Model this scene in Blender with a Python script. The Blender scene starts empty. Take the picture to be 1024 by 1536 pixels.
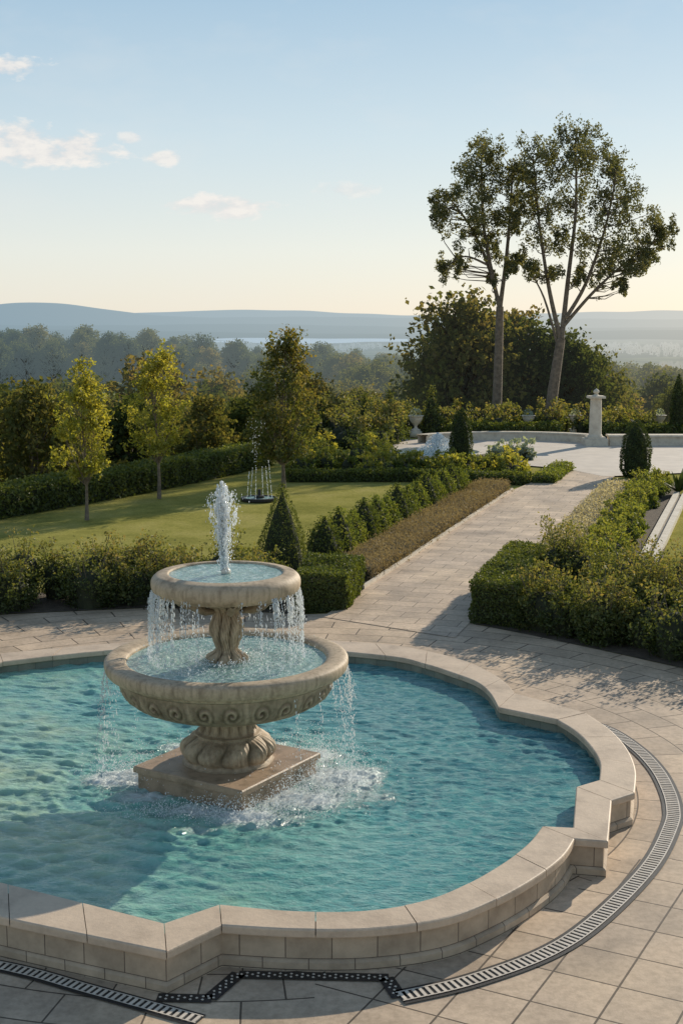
import bpy, math, numpy as np
from mathutils import Vector
rad=math.radians
SC=bpy.context.scene.collection
SUN_EL=21.5; SUN_AZ=36.0
# ------------------------------------------------------------ helpers
class B:
    """mesh accumulator"""
    def __init__(s): s.v=[];s.f=[];s.m=[];s.t=[];s.uv=[];s.n=0
    def add(s,v,f,m=0,t=None,uv=None):
        v=np.asarray(v,float); f=np.asarray(f,int)
        s.v.append(v); s.f.append(f+s.n); s.m.append(np.full(len(f),m,int))
        s.t.append(np.full(len(v),.5) if t is None else np.asarray(t,float))
        s.uv.append(np.zeros((len(v),2)) if uv is None else np.asarray(uv,float))
        s.n+=len(v)
    def obj(s,name,mats,smooth=False,parent=None,coll=SC,loc=(0,0,0)):
        v=np.concatenate(s.v); me=bpy.data.meshes.new(name)
        me.vertices.add(len(v)); me.vertices.foreach_set("co",v.astype(np.float32).ravel())
        loops=np.concatenate([f.ravel() for f in s.f]); tot=np.concatenate([np.full(len(f),f.shape[1]) for f in s.f])
        st=np.concatenate([[0],np.cumsum(tot)[:-1]])
        me.loops.add(len(loops)); me.loops.foreach_set("vertex_index",loops.astype(np.int32))
        me.polygons.add(len(tot)); me.polygons.foreach_set("loop_start",st.astype(np.int32)); me.polygons.foreach_set("loop_total",tot.astype(np.int32))
        me.polygons.foreach_set("material_index",np.concatenate(s.m).astype(np.int32))
        me.polygons.foreach_set("use_smooth",np.full(len(tot),bool(smooth)))
        for m in (mats if isinstance(mats,(list,tuple)) else [mats]): me.materials.append(m)
        me.update(calc_edges=True)
        a=me.attributes.new("tint",'FLOAT','POINT'); a.data.foreach_set("value",np.concatenate(s.t).astype(np.float32))
        uv=np.concatenate(s.uv)
        if uv.any():
            l=me.uv_layers.new(name="UVMap"); l.data.foreach_set("uv",uv[loops].astype(np.float32).ravel())
        o=bpy.data.objects.new(name,me); o.location=loc
        if coll is not None: coll.objects.link(o)
        if parent: o.parent=parent
        return o
def empty(name,loc=(0,0,0)):
    e=bpy.data.objects.new(name,None); e.location=loc; SC.objects.link(e); return e
def tube(pts,radii,n=8,cap=True):
    pts=np.asarray(pts,float); k=len(pts); vs=[];fs=[]
    for i in range(k):
        d=pts[min(i+1,k-1)]-pts[max(i-1,0)]; d/=np.linalg.norm(d)+1e-9
        a=np.cross(d,[.13,.97,.21]); a/=np.linalg.norm(a)+1e-9; b=np.cross(d,a)
        th=np.arange(n)*2*math.pi/n
        vs.append(pts[i]+radii[i]*(np.cos(th)[:,None]*a+np.sin(th)[:,None]*b))
    v=np.concatenate(vs)
    for i in range(k-1):
        for j in range(n):
            j2=(j+1)%n; fs.append((i*n+j,i*n+j2,(i+1)*n+j2,(i+1)*n+j))
    return v,np.array(fs)
def lathe(prof,n=96,c=(0,0),mod=None,closed=False):
    prof=np.asarray(prof,float); k=len(prof); th=np.arange(n)*2*math.pi/n
    R=np.repeat(prof[:,0][:,None],n,1); Z=np.repeat(prof[:,1][:,None],n,1); T=np.repeat(th[None],k,0)
    if mod is not None: R=R+mod(T,Z,R)
    v=np.stack([c[0]+R*np.cos(T),c[1]+R*np.sin(T),Z],-1).reshape(-1,3)
    i=np.arange(k-1)[:,None]*n; j=np.arange(n)[None]; j2=(j+1)%n
    f=np.stack([i+j,i+j2,i+n+j2,i+n+j],-1).reshape(-1,4)
    return v,f
def smoothprof(p,m=6):
    p=np.asarray(p,float); out=[]
    for i in range(len(p)-1):
        p0=p[max(i-1,0)];p1=p[i];p2=p[i+1];p3=p[min(i+2,len(p)-1)]
        for t in np.linspace(0,1,m,endpoint=False):
            out.append(.5*((2*p1)+(-p0+p2)*t+(2*p0-5*p1+4*p2-p3)*t*t+(-p0+3*p1-3*p2+p3)*t**3))
    out.append(p[-1]); return np.array(out)
def box(x0,x1,y0,y1,z0,z1):
    v=[(x,y,z) for z in (z0,z1) for x,y in ((x0,y0),(x1,y0),(x1,y1),(x0,y1))]
    f=[(3,2,1,0),(4,5,6,7),(0,1,5,4),(1,2,6,5),(2,3,7,6),(3,0,4,7)]
    return np.array(v,float),np.array(f)
def rotz(v,a,c=(0,0)):
    v=np.array(v,float); x=v[:,0].copy();y=v[:,1].copy()
    v[:,0]=c[0]+x*math.cos(a)-y*math.sin(a); v[:,1]=c[1]+x*math.sin(a)+y*math.cos(a); return v
def sn(x,y,seed=0,s=1.0):
    r=np.random.default_rng(seed); o=0
    for i in range(7):
        a=r.uniform(0,6.28); k=s*r.uniform(.6,2.2); o=o+np.sin((x*math.cos(a)+y*math.sin(a))*k+r.uniform(0,6.28))
    return o/3.5
def leaves(b,c,size,rng,m=0,nrm=None,tint=None,nb=.8,asp=.5):
    """diamond leaves at centres c"""
    c=np.asarray(c,float); N=len(c)
    n=rng.normal(size=(N,3)); n/=np.linalg.norm(n,axis=1)[:,None]
    if nrm is not None:
        n=n*(1-nb*.5)+nrm*nb; n/=np.linalg.norm(n,axis=1)[:,None]+1e-9
    r=rng.normal(size=(N,3)); a=np.cross(n,r); a/=np.linalg.norm(a,axis=1)[:,None]+1e-9
    d=np.cross(n,a); s=(size*rng.uniform(.6,1.35,N))[:,None]
    v=np.stack([c-a*s*.5,c+d*s*asp*.5+n*s*.08,c+a*s*.5,c-d*s*asp*.5+n*s*.08],1).reshape(-1,3)
    f=np.arange(4*N).reshape(-1,4)
    t=rng.uniform(0,1,N) if tint is None else np.clip(tint+rng.normal(0,.15,N),0,1)
    b.add(v,f,m,np.repeat(t,4))
# ------------------------------------------------------------ node helpers
def mat(name):
    m=bpy.data.materials.new(name); m.use_nodes=True; nt=m.node_tree; nt.nodes.clear()
    o=nt.nodes.new('ShaderNodeOutputMaterial'); return m,nt,o
def N(nt,t,**kw):
    n=nt.nodes.new(t)
    for k,v in kw.items():
        if k.startswith('i_'): n.inputs[k[2:].replace('_',' ')].default_value=v
        else: setattr(n,k,v)
    return n
def M(nt,op,a,b=None,c=None,clamp=False):
    n=nt.nodes.new('ShaderNodeMath'); n.operation=op; n.use_clamp=clamp
    for i,x in enumerate((a,b,c)):
        if x is None: continue
        if isinstance(x,(int,float)): n.inputs[i].default_value=x
        else: nt.links.new(x,n.inputs[i])
    return n.outputs[0]
def ramp(nt,fac,stops):
    r=nt.nodes.new('ShaderNodeValToRGB'); e=r.color_ramp.elements
    while len(e)<len(stops): e.new(.5)
    for i,(p,c) in enumerate(stops): e[i].position=p; e[i].color=(*c,1) if len(c)==3 else c
    if fac is not None: nt.links.new(fac,r.inputs[0])
    return r.outputs[0]
def mix(nt,fac,a,b,bt='MIX'):
    n=nt.nodes.new('ShaderNodeMix'); n.data_type='RGBA'; n.blend_type=bt
    for s,x in ((n.inputs[0],fac),(n.inputs[6],a),(n.inputs[7],b)):
        if isinstance(x,(int,float)): s.default_value=x
        elif isinstance(x,tuple): s.default_value=(*x,1)
        else: nt.links.new(x,s)
    return n.outputs[2]
def noise(nt,vec,scale,detail=4,rough=.55,out='Fac'):
    n=N(nt,'ShaderNodeTexNoise'); n.inputs['Scale'].default_value=scale; n.inputs['Detail'].default_value=detail; n.inputs['Roughness'].default_value=rough
    if vec is not None: nt.links.new(vec,n.inputs['Vector'])
    return n.outputs[out]
def pos(nt): return nt.nodes.new('ShaderNodeNewGeometry').outputs['Position']
def bump(nt,h,st=.5,dist=.01,nrm=None):
    b=N(nt,'ShaderNodeBump'); b.inputs['Strength'].default_value=st; b.inputs['Distance'].default_value=dist
    nt.links.new(h,b.inputs['Height'])
    if nrm is not None: nt.links.new(nrm,b.inputs['Normal'])
    return b.outputs[0]
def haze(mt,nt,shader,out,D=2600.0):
    """aerial haze painted in as emission, by distance of the surface from the garden terrace (world position)"""
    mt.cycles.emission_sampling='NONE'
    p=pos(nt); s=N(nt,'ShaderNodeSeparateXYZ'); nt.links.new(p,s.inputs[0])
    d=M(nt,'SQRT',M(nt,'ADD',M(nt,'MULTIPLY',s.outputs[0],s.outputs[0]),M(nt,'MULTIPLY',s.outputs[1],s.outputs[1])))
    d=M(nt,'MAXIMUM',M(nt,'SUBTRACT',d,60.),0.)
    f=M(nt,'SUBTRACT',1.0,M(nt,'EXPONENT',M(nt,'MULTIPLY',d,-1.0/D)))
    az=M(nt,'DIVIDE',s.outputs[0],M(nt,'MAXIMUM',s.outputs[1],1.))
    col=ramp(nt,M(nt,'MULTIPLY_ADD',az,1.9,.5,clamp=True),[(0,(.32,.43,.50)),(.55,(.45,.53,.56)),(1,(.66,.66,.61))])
    e=N(nt,'ShaderNodeEmission'); nt.links.new(col,e.inputs[0])  # glow that stands in for haze, paler to the right
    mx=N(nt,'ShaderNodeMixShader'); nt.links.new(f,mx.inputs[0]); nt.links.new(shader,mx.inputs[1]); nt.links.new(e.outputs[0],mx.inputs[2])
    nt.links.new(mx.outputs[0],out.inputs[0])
def leafmat(name,stops,trans=.4,hz=False,nscale=.6,D=2600.):
    m,nt,o=mat(name)
    at=N(nt,'ShaderNodeAttribute',attribute_name='tint')
    t=M(nt,'ADD',M(nt,'MULTIPLY',at.outputs['Fac'],.65),M(nt,'MULTIPLY',noise(nt,pos(nt),nscale,1),.35))
    if hz:
        oi=N(nt,'ShaderNodeObjectInfo')
        t=M(nt,'ADD',M(nt,'MULTIPLY',t,.55),M(nt,'MULTIPLY',oi.outputs['Random'],.45))
    c=ramp(nt,t,stops)
    d=N(nt,'ShaderNodeBsdfDiffuse'); tr=N(nt,'ShaderNodeBsdfTranslucent')
    nt.links.new(c,d.inputs[0]); c2=mix(nt,1.0,c,(1.9,1.7,.7),'MULTIPLY'); nt.links.new(c2,tr.inputs[0])
    a=N(nt,'ShaderNodeMixShader'); a.inputs[0].default_value=trans; nt.links.new(d.outputs[0],a.inputs[1]); nt.links.new(tr.outputs[0],a.inputs[2])
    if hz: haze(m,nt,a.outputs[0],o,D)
    else:
        g=N(nt,'ShaderNodeBsdfGlossy'); g.inputs['Roughness'].default_value=.45; g.inputs[0].default_value=(.5,.5,.45,1)
        b=N(nt,'ShaderNodeMixShader'); b.inputs[0].default_value=.05; nt.links.new(a.outputs[0],b.inputs[1]); nt.links.new(g.outputs[0],b.inputs[2])
        nt.links.new(b.outputs[0],o.inputs[0])
    return m
def simple(name,col,rough=.7,var=.25,scale=6,bst=.3,bd=.01,metal=0):
    m,nt,o=mat(name); p=N(nt,'ShaderNodeBsdfPrincipled'); p.inputs['Roughness'].default_value=rough; p.inputs['Metallic'].default_value=metal
    n1=noise(nt,pos(nt),scale,4,.6)
    c=ramp(nt,n1,[(.3,tuple(x*(1-var) for x in col)),(.7,tuple(x*(1+var) for x in col))])
    nt.links.new(c,p.inputs[0]); nt.links.new(bump(nt,noise(nt,pos(nt),scale*6,4,.6),bst,bd),p.inputs['Normal'])
    nt.links.new(p.outputs[0],o.inputs[0]); return m
# ------------------------------------------------------------ materials
def stone(name,base,dark,sc=5,rough=.75,streak_recess=0.0,bd=.008):
    m,nt,o=mat(name); p=N(nt,'ShaderNodeBsdfPrincipled'); p.inputs['Roughness'].default_value=rough; p.inputs['Specular IOR Level'].default_value=.35
    P=pos(nt)
    c=ramp(nt,noise(nt,P,sc,6,.65),[(.30,dark),(.5,base),(.8,tuple(min(1,x*1.2) for x in base))])
    c=mix(nt,M(nt,'MULTIPLY',ramp(nt,noise(nt,P,sc*9,4,.7),[(.45,(0,0,0)),(.75,(1,1,1))]),.35),c,dark)
    if streak_recess>0:
        mp=N(nt,'ShaderNodeMapping'); mp.inputs['Scale'].default_value=(1,1,.12); nt.links.new(P,mp.inputs[0])
        c=mix(nt,M(nt,'MULTIPLY',ramp(nt,noise(nt,mp.outputs[0],22,4,.6),[(.48,(0,0,0)),(.68,(1,1,1))]),.5),c,(.17,.125,.075))
        at=N(nt,'ShaderNodeAttribute',attribute_name='tint')
        f=M(nt,'MULTIPLY',M(nt,'SUBTRACT',M(nt,'SUBTRACT',1.,at.outputs['Fac']),M(nt,'MULTIPLY',noise(nt,P,18,4,.7),.5)),streak_recess*2.2,clamp=True)
        c=mix(nt,f,c,(.085,.062,.032))  # colour darkens with recess depth, broken up by noise
    nt.links.new(c,p.inputs[0])
    h=M(nt,'ADD',noise(nt,P,sc*5,5,.7),M(nt,'MULTIPLY',noise(nt,P,sc*25,3,.6),.4))
    nt.links.new(bump(nt,h,.5,bd),p.inputs['Normal']); nt.links.new(p.outputs[0],o.inputs[0]); return m
M_FOUNT=stone('fountain_limestone',(.50,.39,.265),(.24,.175,.11),4,.65,streak_recess=.8)
M_PLINTH=stone('plinth_stone',(.40,.285,.19),(.20,.145,.09),5,.45)
M_COPE=stone('coping_limestone',(.60,.465,.335),(.42,.32,.23),2.2,.6)
def uvbrick(name,bw,rh,c1,c2,cm,ms=.006,off=.5,rough=.8):
    m,nt,o=mat(name); p=N(nt,'ShaderNodeBsdfPrincipled'); p.inputs['Roughness'].default_value=rough
    uv=N(nt,'ShaderNodeUVMap'); br=N(nt,'ShaderNodeTexBrick'); br.offset=off
    nt.links.new(uv.outputs[0],br.inputs['Vector']); br.inputs['Scale'].default_value=1
    br.inputs['Brick Width'].default_value=bw; br.inputs['Row Height'].default_value=rh; br.inputs['Mortar Size'].default_value=ms; br.inputs['Mortar Smooth'].default_value=.3
    br.inputs['Color1'].default_value=(*c1,1); br.inputs['Color2'].default_value=(*c2,1); br.inputs['Mortar'].default_value=(*cm,1)
    n1=noise(nt,pos(nt),4,6,.65); c=mix(nt,.65,br.outputs[0],ramp(nt,n1,[(.3,(.45,.43,.41)),(.7,(1.1,1.1,1.1))]),'MULTIPLY')
    nt.links.new(c,p.inputs[0])
    h=M(nt,'SUBTRACT',M(nt,'MULTIPLY',noise(nt,pos(nt),30,5,.65),.35),br.outputs['Fac'])
    nt.links.new(bump(nt,h,.6,.006),p.inputs['Normal']); nt.links.new(p.outputs[0],o.inputs[0]); return m
M_WALL=uvbrick('pool_wall_blocks',.36,.19,(.58,.45,.315),(.48,.37,.26),(.18,.135,.095),.005)
M_INWALL=uvbrick('pool_inner_tiles',.30,.15,(.24,.27,.22),(.30,.30,.23),(.13,.15,.13),.004)
def paving(name,kind,bw,rh,rot=0.,c1=(.68,.535,.39),c2=(.55,.435,.32),cm=(.14,.11,.08),ctr=(-1.0,14.3),off=.5,rough=.62,ms=.009):
    m,nt,o=mat(name); p=N(nt,'ShaderNodeBsdfPrincipled'); p.inputs['Specular IOR Level'].default_value=.25
    P=pos(nt)
    def brick(vec,bw,rh,off):
        br=N(nt,'ShaderNodeTexBrick'); br.offset=off; nt.links.new(vec,br.inputs['Vector']); br.inputs['Scale'].default_value=1
        br.inputs['Brick Width'].default_value=bw; br.inputs['Row Height'].default_value=rh; br.inputs['Mortar Size'].default_value=ms; br.inputs['Mortar Smooth'].default_value=.2
        br.inputs['Color1'].default_value=(*c1,1); br.inputs['Color2'].default_value=(*c2,1); br.inputs['Mortar'].default_value=(*cm,1); return br
    mp=N(nt,'ShaderNodeMapping'); mp.inputs['Rotation'].default_value=(0,0,rot); nt.links.new(P,mp.inputs[0])
    b1=brick(mp.outputs[0],bw,rh,off); col=b1.outputs[0]; fac=b1.outputs['Fac']
    if kind=='polar':
        s=N(nt,'ShaderNodeSeparateXYZ'); nt.links.new(P,s.inputs[0])
        dx=M(nt,'SUBTRACT',s.outputs[0],ctr[0]); dy=M(nt,'SUBTRACT',s.outputs[1],ctr[1])
        r=M(nt,'SQRT',M(nt,'ADD',M(nt,'MULTIPLY',dx,dx),M(nt,'MULTIPLY',dy,dy)))
        an=M(nt,'ARCTAN2',dy,dx); cb=N(nt,'ShaderNodeCombineXYZ'); nt.links.new(M(nt,'MULTIPLY',an,5.6),cb.inputs[0]); nt.links.new(r,cb.inputs[1])
        b2=brick(cb.outputs[0],.74,.42,.5)
        f=M(nt,'MULTIPLY',M(nt,'LESS_THAN',s.outputs[1],11.9),M(nt,'GREATER_THAN',s.outputs[0],-.2))
        f=M(nt,'MULTIPLY',f,M(nt,'GREATER_THAN',r,4.35))
        col=mix(nt,f,b2.outputs[0],col); fac=M(nt,'ADD',M(nt,'MULTIPLY',f,b1.outputs['Fac']),M(nt,'MULTIPLY',M(nt,'SUBTRACT',1.,f),b2.outputs['Fac']))
    n1=noise(nt,P,1.3,7,.65); n2=noise(nt,P,14,5,.7); n3=noise(nt,P,.45,3,.5)
    c=mix(nt,.8,col,ramp(nt,n1,[(.3,(.60,.58,.55)),(.7,(1.15,1.13,1.1))]),'MULTIPLY')
    c=mix(nt,.6,c,ramp(nt,n2,[(.35,(.66,.65,.63)),(.6,(1.08,1.08,1.08))]),'MULTIPLY')
    c=mix(nt,.7,c,ramp(nt,n3,[(.35,(.82,.81,.83)),(.65,(1.08,1.04,.98))]),'MULTIPLY')
    nt.links.new(c,p.inputs[0]); nt.links.new(ramp(nt,n1,[(.3,(rough-.15,)*3),(.7,(rough+.2,)*3)]),p.inputs['Roughness'])
    h=M(nt,'SUBTRACT',M(nt,'MULTIPLY',M(nt,'ADD',noise(nt,P,8,5,.65),noise(nt,P,60,3,.6)),.35),fac)
    nt.links.new(bump(nt,h,.7,.006),p.inputs['Normal']); nt.links.new(p.outputs[0],o.inputs[0]); return m
M_APRON=paving('apron_paving','polar',.52,.52,rad(28),off=0.)
PA=math.atan2(15.13,4.8)
M_PATH=paving('path_paving','grid',.72,.42,-(PA-math.pi/2),c1=(.72,.575,.43),c2=(.58,.465,.35),cm=(.28,.22,.16))
M_PLAZA=simple('plaza_stone',(.58,.50,.41),.7,.12,1.5)
def grassmat():
    m,nt,o=mat('lawn_and_terrain'); d=N(nt,'ShaderNodeBsdfDiffuse'); P=pos(nt)
    s=N(nt,'ShaderNodeSeparateXYZ'); nt.links.new(P,s.inputs[0])
    a=ramp(nt,noise(nt,P,.55,7,.7),[(.3,(.22,.215,.06)),(.5,(.36,.33,.10)),(.72,(.48,.41,.16))])
    a=mix(nt,.8,a,ramp(nt,noise(nt,P,18,6,.85),[(.3,(.42,.48,.38)),(.7,(1.35,1.3,1.2))]),'MULTIPLY')
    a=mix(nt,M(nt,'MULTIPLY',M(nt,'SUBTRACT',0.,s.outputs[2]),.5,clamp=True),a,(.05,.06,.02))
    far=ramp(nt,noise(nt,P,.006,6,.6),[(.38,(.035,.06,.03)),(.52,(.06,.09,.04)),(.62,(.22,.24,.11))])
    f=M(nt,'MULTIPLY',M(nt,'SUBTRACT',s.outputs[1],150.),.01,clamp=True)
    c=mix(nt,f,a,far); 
    e=M(nt,'ADD',M(nt,'POWER',M(nt,'ABSOLUTE',M(nt,'DIVIDE',M(nt,'ADD',s.outputs[0],40.),22.)),2.),M(nt,'POWER',M(nt,'ABSOLUTE',M(nt,'DIVIDE',M(nt,'SUBTRACT',s.outputs[1],195.),40.)),2.))
    c=mix(nt,M(nt,'LESS_THAN',e,1.2),c,(.28,.29,.11))
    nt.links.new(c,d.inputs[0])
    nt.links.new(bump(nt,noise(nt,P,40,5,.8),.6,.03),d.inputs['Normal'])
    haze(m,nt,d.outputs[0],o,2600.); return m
M_GRASS=grassmat()
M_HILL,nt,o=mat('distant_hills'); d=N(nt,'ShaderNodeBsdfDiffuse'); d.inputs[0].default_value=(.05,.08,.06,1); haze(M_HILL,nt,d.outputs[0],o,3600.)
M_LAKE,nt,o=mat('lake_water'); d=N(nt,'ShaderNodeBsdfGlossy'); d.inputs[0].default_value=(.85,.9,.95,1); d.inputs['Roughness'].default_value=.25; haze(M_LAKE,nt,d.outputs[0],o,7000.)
M_HEDGE=leafmat('hedge_leaves',[(.15,(.04,.058,.016)),(.5,(.09,.12,.03)),(.85,(.18,.20,.055))],.4)
M_SHRUB=leafmat('shrub_leaves',[(.1,(.035,.055,.018)),(.45,(.09,.115,.034)),(.7,(.17,.18,.06)),(.9,(.26,.20,.09))],.42)
M_YELLOW=leafmat('yellow_green_leaves',[(.1,(.12,.14,.025)),(.5,(.25,.26,.05)),(.9,(.40,.36,.09))],.5)
M_LIME=leafmat('bright_shrub_leaves',[(.1,(.06,.09,.02)),(.5,(.13,.17,.04)),(.9,(.26,.26,.07))],.45)
M_CYP=leafmat('cypress_leaves',[(.1,(.025,.04,.014)),(.5,(.05,.075,.022)),(.9,(.10,.12,.04))],.3)
M_LAV=leafmat('lavender_stems',[(.1,(.12,.095,.065)),(.5,(.24,.19,.13)),(.9,(.40,.33,.24))],.3)
M_BIG=leafmat('tall_tree_leaves',[(.1,(.06,.07,.035)),(.5,(.115,.125,.06)),(.9,(.20,.19,.11))],.4)
M_MID=leafmat('garden_tree_leaves',[(.1,(.04,.06,.02)),(.5,(.10,.12,.035)),(.85,(.20,.16,.05)),(1,(.26,.15,.06))],.45)
FST=[(.15,(.035,.052,.024)),(.42,(.075,.095,.036)),(.68,(.13,.135,.05)),(.95,(.22,.165,.08))]
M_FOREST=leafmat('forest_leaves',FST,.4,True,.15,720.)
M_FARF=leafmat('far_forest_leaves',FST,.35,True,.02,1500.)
M_GREY=leafmat('silver_leaves',[(.1,(.16,.2,.17)),(.9,(.4,.46,.4))],.3)
M_CORE=simple('hedge_inner_twigs',(.03,.035,.016),.95,.3,8)
M_BARK=simple('bark',(.20,.155,.115),.9,.4,7,.8,.03)
M_STEEL=simple('drain_grate_metal',(.66,.58,.48),.4,.15,10,.1)
M_DARK=simple('dark_channel',(.02,.018,.017),.5,.3,10,.2)
M_PALE=stone('pale_garden_stone',(.62,.55,.44),(.46,.39,.30),4,.75)
M_SOIL=simple('planting_soil',(.10,.075,.05),.95,.4,6,.8,.03)
# water
def watermat(name='pool_water_surface'):
    m,nt,o=mat(name); P=pos(nt); s=N(nt,'ShaderNodeSeparateXYZ'); nt.links.new(P,s.inputs[0])
    # depth tint: shallow and sandy towards the near/left side, deeper on the far right
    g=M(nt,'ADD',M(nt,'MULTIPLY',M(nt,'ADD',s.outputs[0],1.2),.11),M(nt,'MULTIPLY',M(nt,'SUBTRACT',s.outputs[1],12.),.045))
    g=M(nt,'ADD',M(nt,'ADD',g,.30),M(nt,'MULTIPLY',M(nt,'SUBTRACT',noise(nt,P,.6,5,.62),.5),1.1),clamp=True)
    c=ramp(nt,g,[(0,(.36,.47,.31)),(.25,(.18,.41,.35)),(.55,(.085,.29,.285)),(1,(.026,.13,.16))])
    zz=M(nt,'MULTIPLY_ADD',M(nt,'SUBTRACT',s.outputs[2],.18),30.,.5,clamp=True)
    c=mix(nt,.5,c,ramp(nt,zz,[(.1,(.66,.70,.74)),(.5,(1.,1.,1.)),(.9,(1.4,1.35,1.25))]),'MULTIPLY')
    # caustic light net painted into the water surface colour
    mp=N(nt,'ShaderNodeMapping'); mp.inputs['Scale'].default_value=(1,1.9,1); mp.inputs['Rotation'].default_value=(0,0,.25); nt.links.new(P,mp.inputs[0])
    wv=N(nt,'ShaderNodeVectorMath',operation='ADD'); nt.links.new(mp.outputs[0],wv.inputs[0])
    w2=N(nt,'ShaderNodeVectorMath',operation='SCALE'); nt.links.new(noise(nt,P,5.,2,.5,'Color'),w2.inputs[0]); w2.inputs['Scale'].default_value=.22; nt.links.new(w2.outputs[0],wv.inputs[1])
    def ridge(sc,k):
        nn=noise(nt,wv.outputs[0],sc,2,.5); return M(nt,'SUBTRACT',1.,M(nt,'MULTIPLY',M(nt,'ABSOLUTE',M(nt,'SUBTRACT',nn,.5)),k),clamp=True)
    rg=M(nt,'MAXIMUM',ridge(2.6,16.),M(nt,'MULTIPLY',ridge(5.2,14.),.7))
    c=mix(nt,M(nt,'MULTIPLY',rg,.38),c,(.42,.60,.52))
    p=N(nt,'ShaderNodeBsdfPrincipled'); p.inputs['IOR'].default_value=1.36
    at=N(nt,'ShaderNodeAttribute',attribute_name='tint')
    fo=M(nt,'SUBTRACT',M(nt,'MULTIPLY',at.outputs['Fac'],2.0),noise(nt,P,11,9,.85)); fo=M(nt,'MULTIPLY',fo,2.2,clamp=True)
    c=mix(nt,fo,c,(.80,.86,.85)); nt.links.new(c,p.inputs[0])
    nt.links.new(M(nt,'MULTIPLY_ADD',fo,.5,.04),p.inputs['Roughness'])
    h=M(nt,'ADD',noise(nt,mp.outputs[0],10,4,.6),M(nt,'MULTIPLY',noise(nt,mp.outputs[0],30,3,.5),.3))
    h=M(nt,'ADD',h,M(nt,'MULTIPLY',M(nt,'MULTIPLY',noise(nt,P,34,5,.75),fo),1.6))
    nt.links.new(bump(nt,h,.85,.022),p.inputs['Normal']); nt.links.new(p.outputs[0],o.inputs[0]); return m
M_WATER=watermat()
m,nt,o=mat('bowl_water'); p=N(nt,'ShaderNodeBsdfPrincipled'); P=pos(nt)
nt.links.new(ramp(nt,noise(nt,P,16,7,.78),[(.35,(.18,.33,.30)),(.55,(.33,.48,.44)),(.66,(.80,.86,.84))]),p.inputs[0]); p.inputs['Roughness'].default_value=.08; p.inputs['IOR'].default_value=1.33
nt.links.new(bump(nt,noise(nt,P,22,5,.6),.8,.03),p.inputs['Normal']); nt.links.new(p.outputs[0],o.inputs[0]); M_BOWL=m
m,nt,o=mat('falling_water'); p=N(nt,'ShaderNodeBsdfPrincipled'); p.inputs[0].default_value=(.86,.90,.92,1); p.inputs['Roughness'].default_value=.12; p.inputs['IOR'].default_value=1.33
tl=N(nt,'ShaderNodeBsdfTranslucent'); tl.inputs[0].default_value=(.97,.98,.98,1)
a=N(nt,'ShaderNodeMixShader'); a.inputs[0].default_value=.55; nt.links.new(p.outputs[0],a.inputs[1]); nt.links.new(tl.outputs[0],a.inputs[2]); nt.links.new(a.outputs[0],o.inputs[0]); M_DROP=m
# ------------------------------------------------------------ terrain
DT=[0,4,20,100,200,400,900,3000,12000]; ZT=[0,-.6,-6.5,-10.5,-15,-28,-50,-56,-56]
def yb(x):
    x=np.asarray(x,float); return np.where(x<4,np.clip(33.5+2*(x+8.68)+3.5,22,64),64.)
def tz(x,y):
    d=y-yb(x); z=np.interp(d,DT,ZT)
    z=z+np.clip((d-20)/200,0,1)*sn(x,y,5,.012)*1.3
    z=z+12.*np.exp(-((x+62)**2+(y-260)**2)/(2*50**2))*np.clip((y-110)/80,0,1)
    return z
xs=np.unique(np.concatenate([np.arange(-60,60,1.5),np.sign(np.linspace(-1,1,161))*(60+np.abs(np.linspace(-1,1,161))**3*9000)]))
ys=np.unique(np.concatenate([np.arange(-40,100,1.5),100+np.linspace(0,1,140)**2.6*11900]))
X,Y=np.meshgrid(xs,ys); Z=tz(X,Y)-.03
Z=np.where(((X+1.4)**2+(Y-14.3)**2)<5.2**2,-.8,Z)
b=B(); nx,ny=len(xs),len(ys); i=np.arange(ny-1)[:,None]*nx; j=np.arange(nx-1)[None]
b.add(np.stack([X,Y,Z],-1).reshape(-1,3),np.stack([i+j,i+j+1,i+nx+j+1,i+nx+j],-1).reshape(-1,4))
b.obj('ground_terrain',M_GRASS,True)
th=np.linspace(0,2*math.pi,80,endpoint=False); rr=1+.22*np.sin(th*3+1)+.12*np.sin(th*7)
b=B(); b.add(np.stack([-60+380*rr*np.cos(th),3700+420*rr*np.sin(th),np.full(80,-50.)],-1),[list(range(80))]); b.obj('lake',M_LAKE)
for k,(yd,base,amp,seed) in enumerate([(4900,-56,26,3),(6000,-56,42,5),(7600,-56,62,8),(11000,-56,105,12)]):
    x=np.linspace(-9000,9000,500); h=sn(x/1000,x*0,seed,2.2)*.5+.5+sn(x/200,x*0,seed+1,2)*.08
    ridge=base+amp*np.clip(.55+.6*h,.1,2)
    if k==2: ridge=ridge+100*np.exp(-((x+1700)/520.)**2)+22
    if k==3: ridge=ridge+40*np.exp(-((x-3000)/1500.)**2)+30
    vs=[];
    for t,(dy,q) in enumerate([(-700,0),(-400,.45),(-200,.85),(0,1.),(500,.4)]):
        vs.append(np.stack([x,np.full_like(x,yd+dy),base-2+(ridge-base)*q],-1))
    n=len(x); i=np.arange(4)[:,None]*n; j=np.arange(n-1)[None]
    b=B(); b.add(np.concatenate(vs),np.stack([i+j,i+j+1,i+n+j+1,i+n+j],-1).reshape(-1,4)); b.obj('hills',M_HILL,True)
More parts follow.
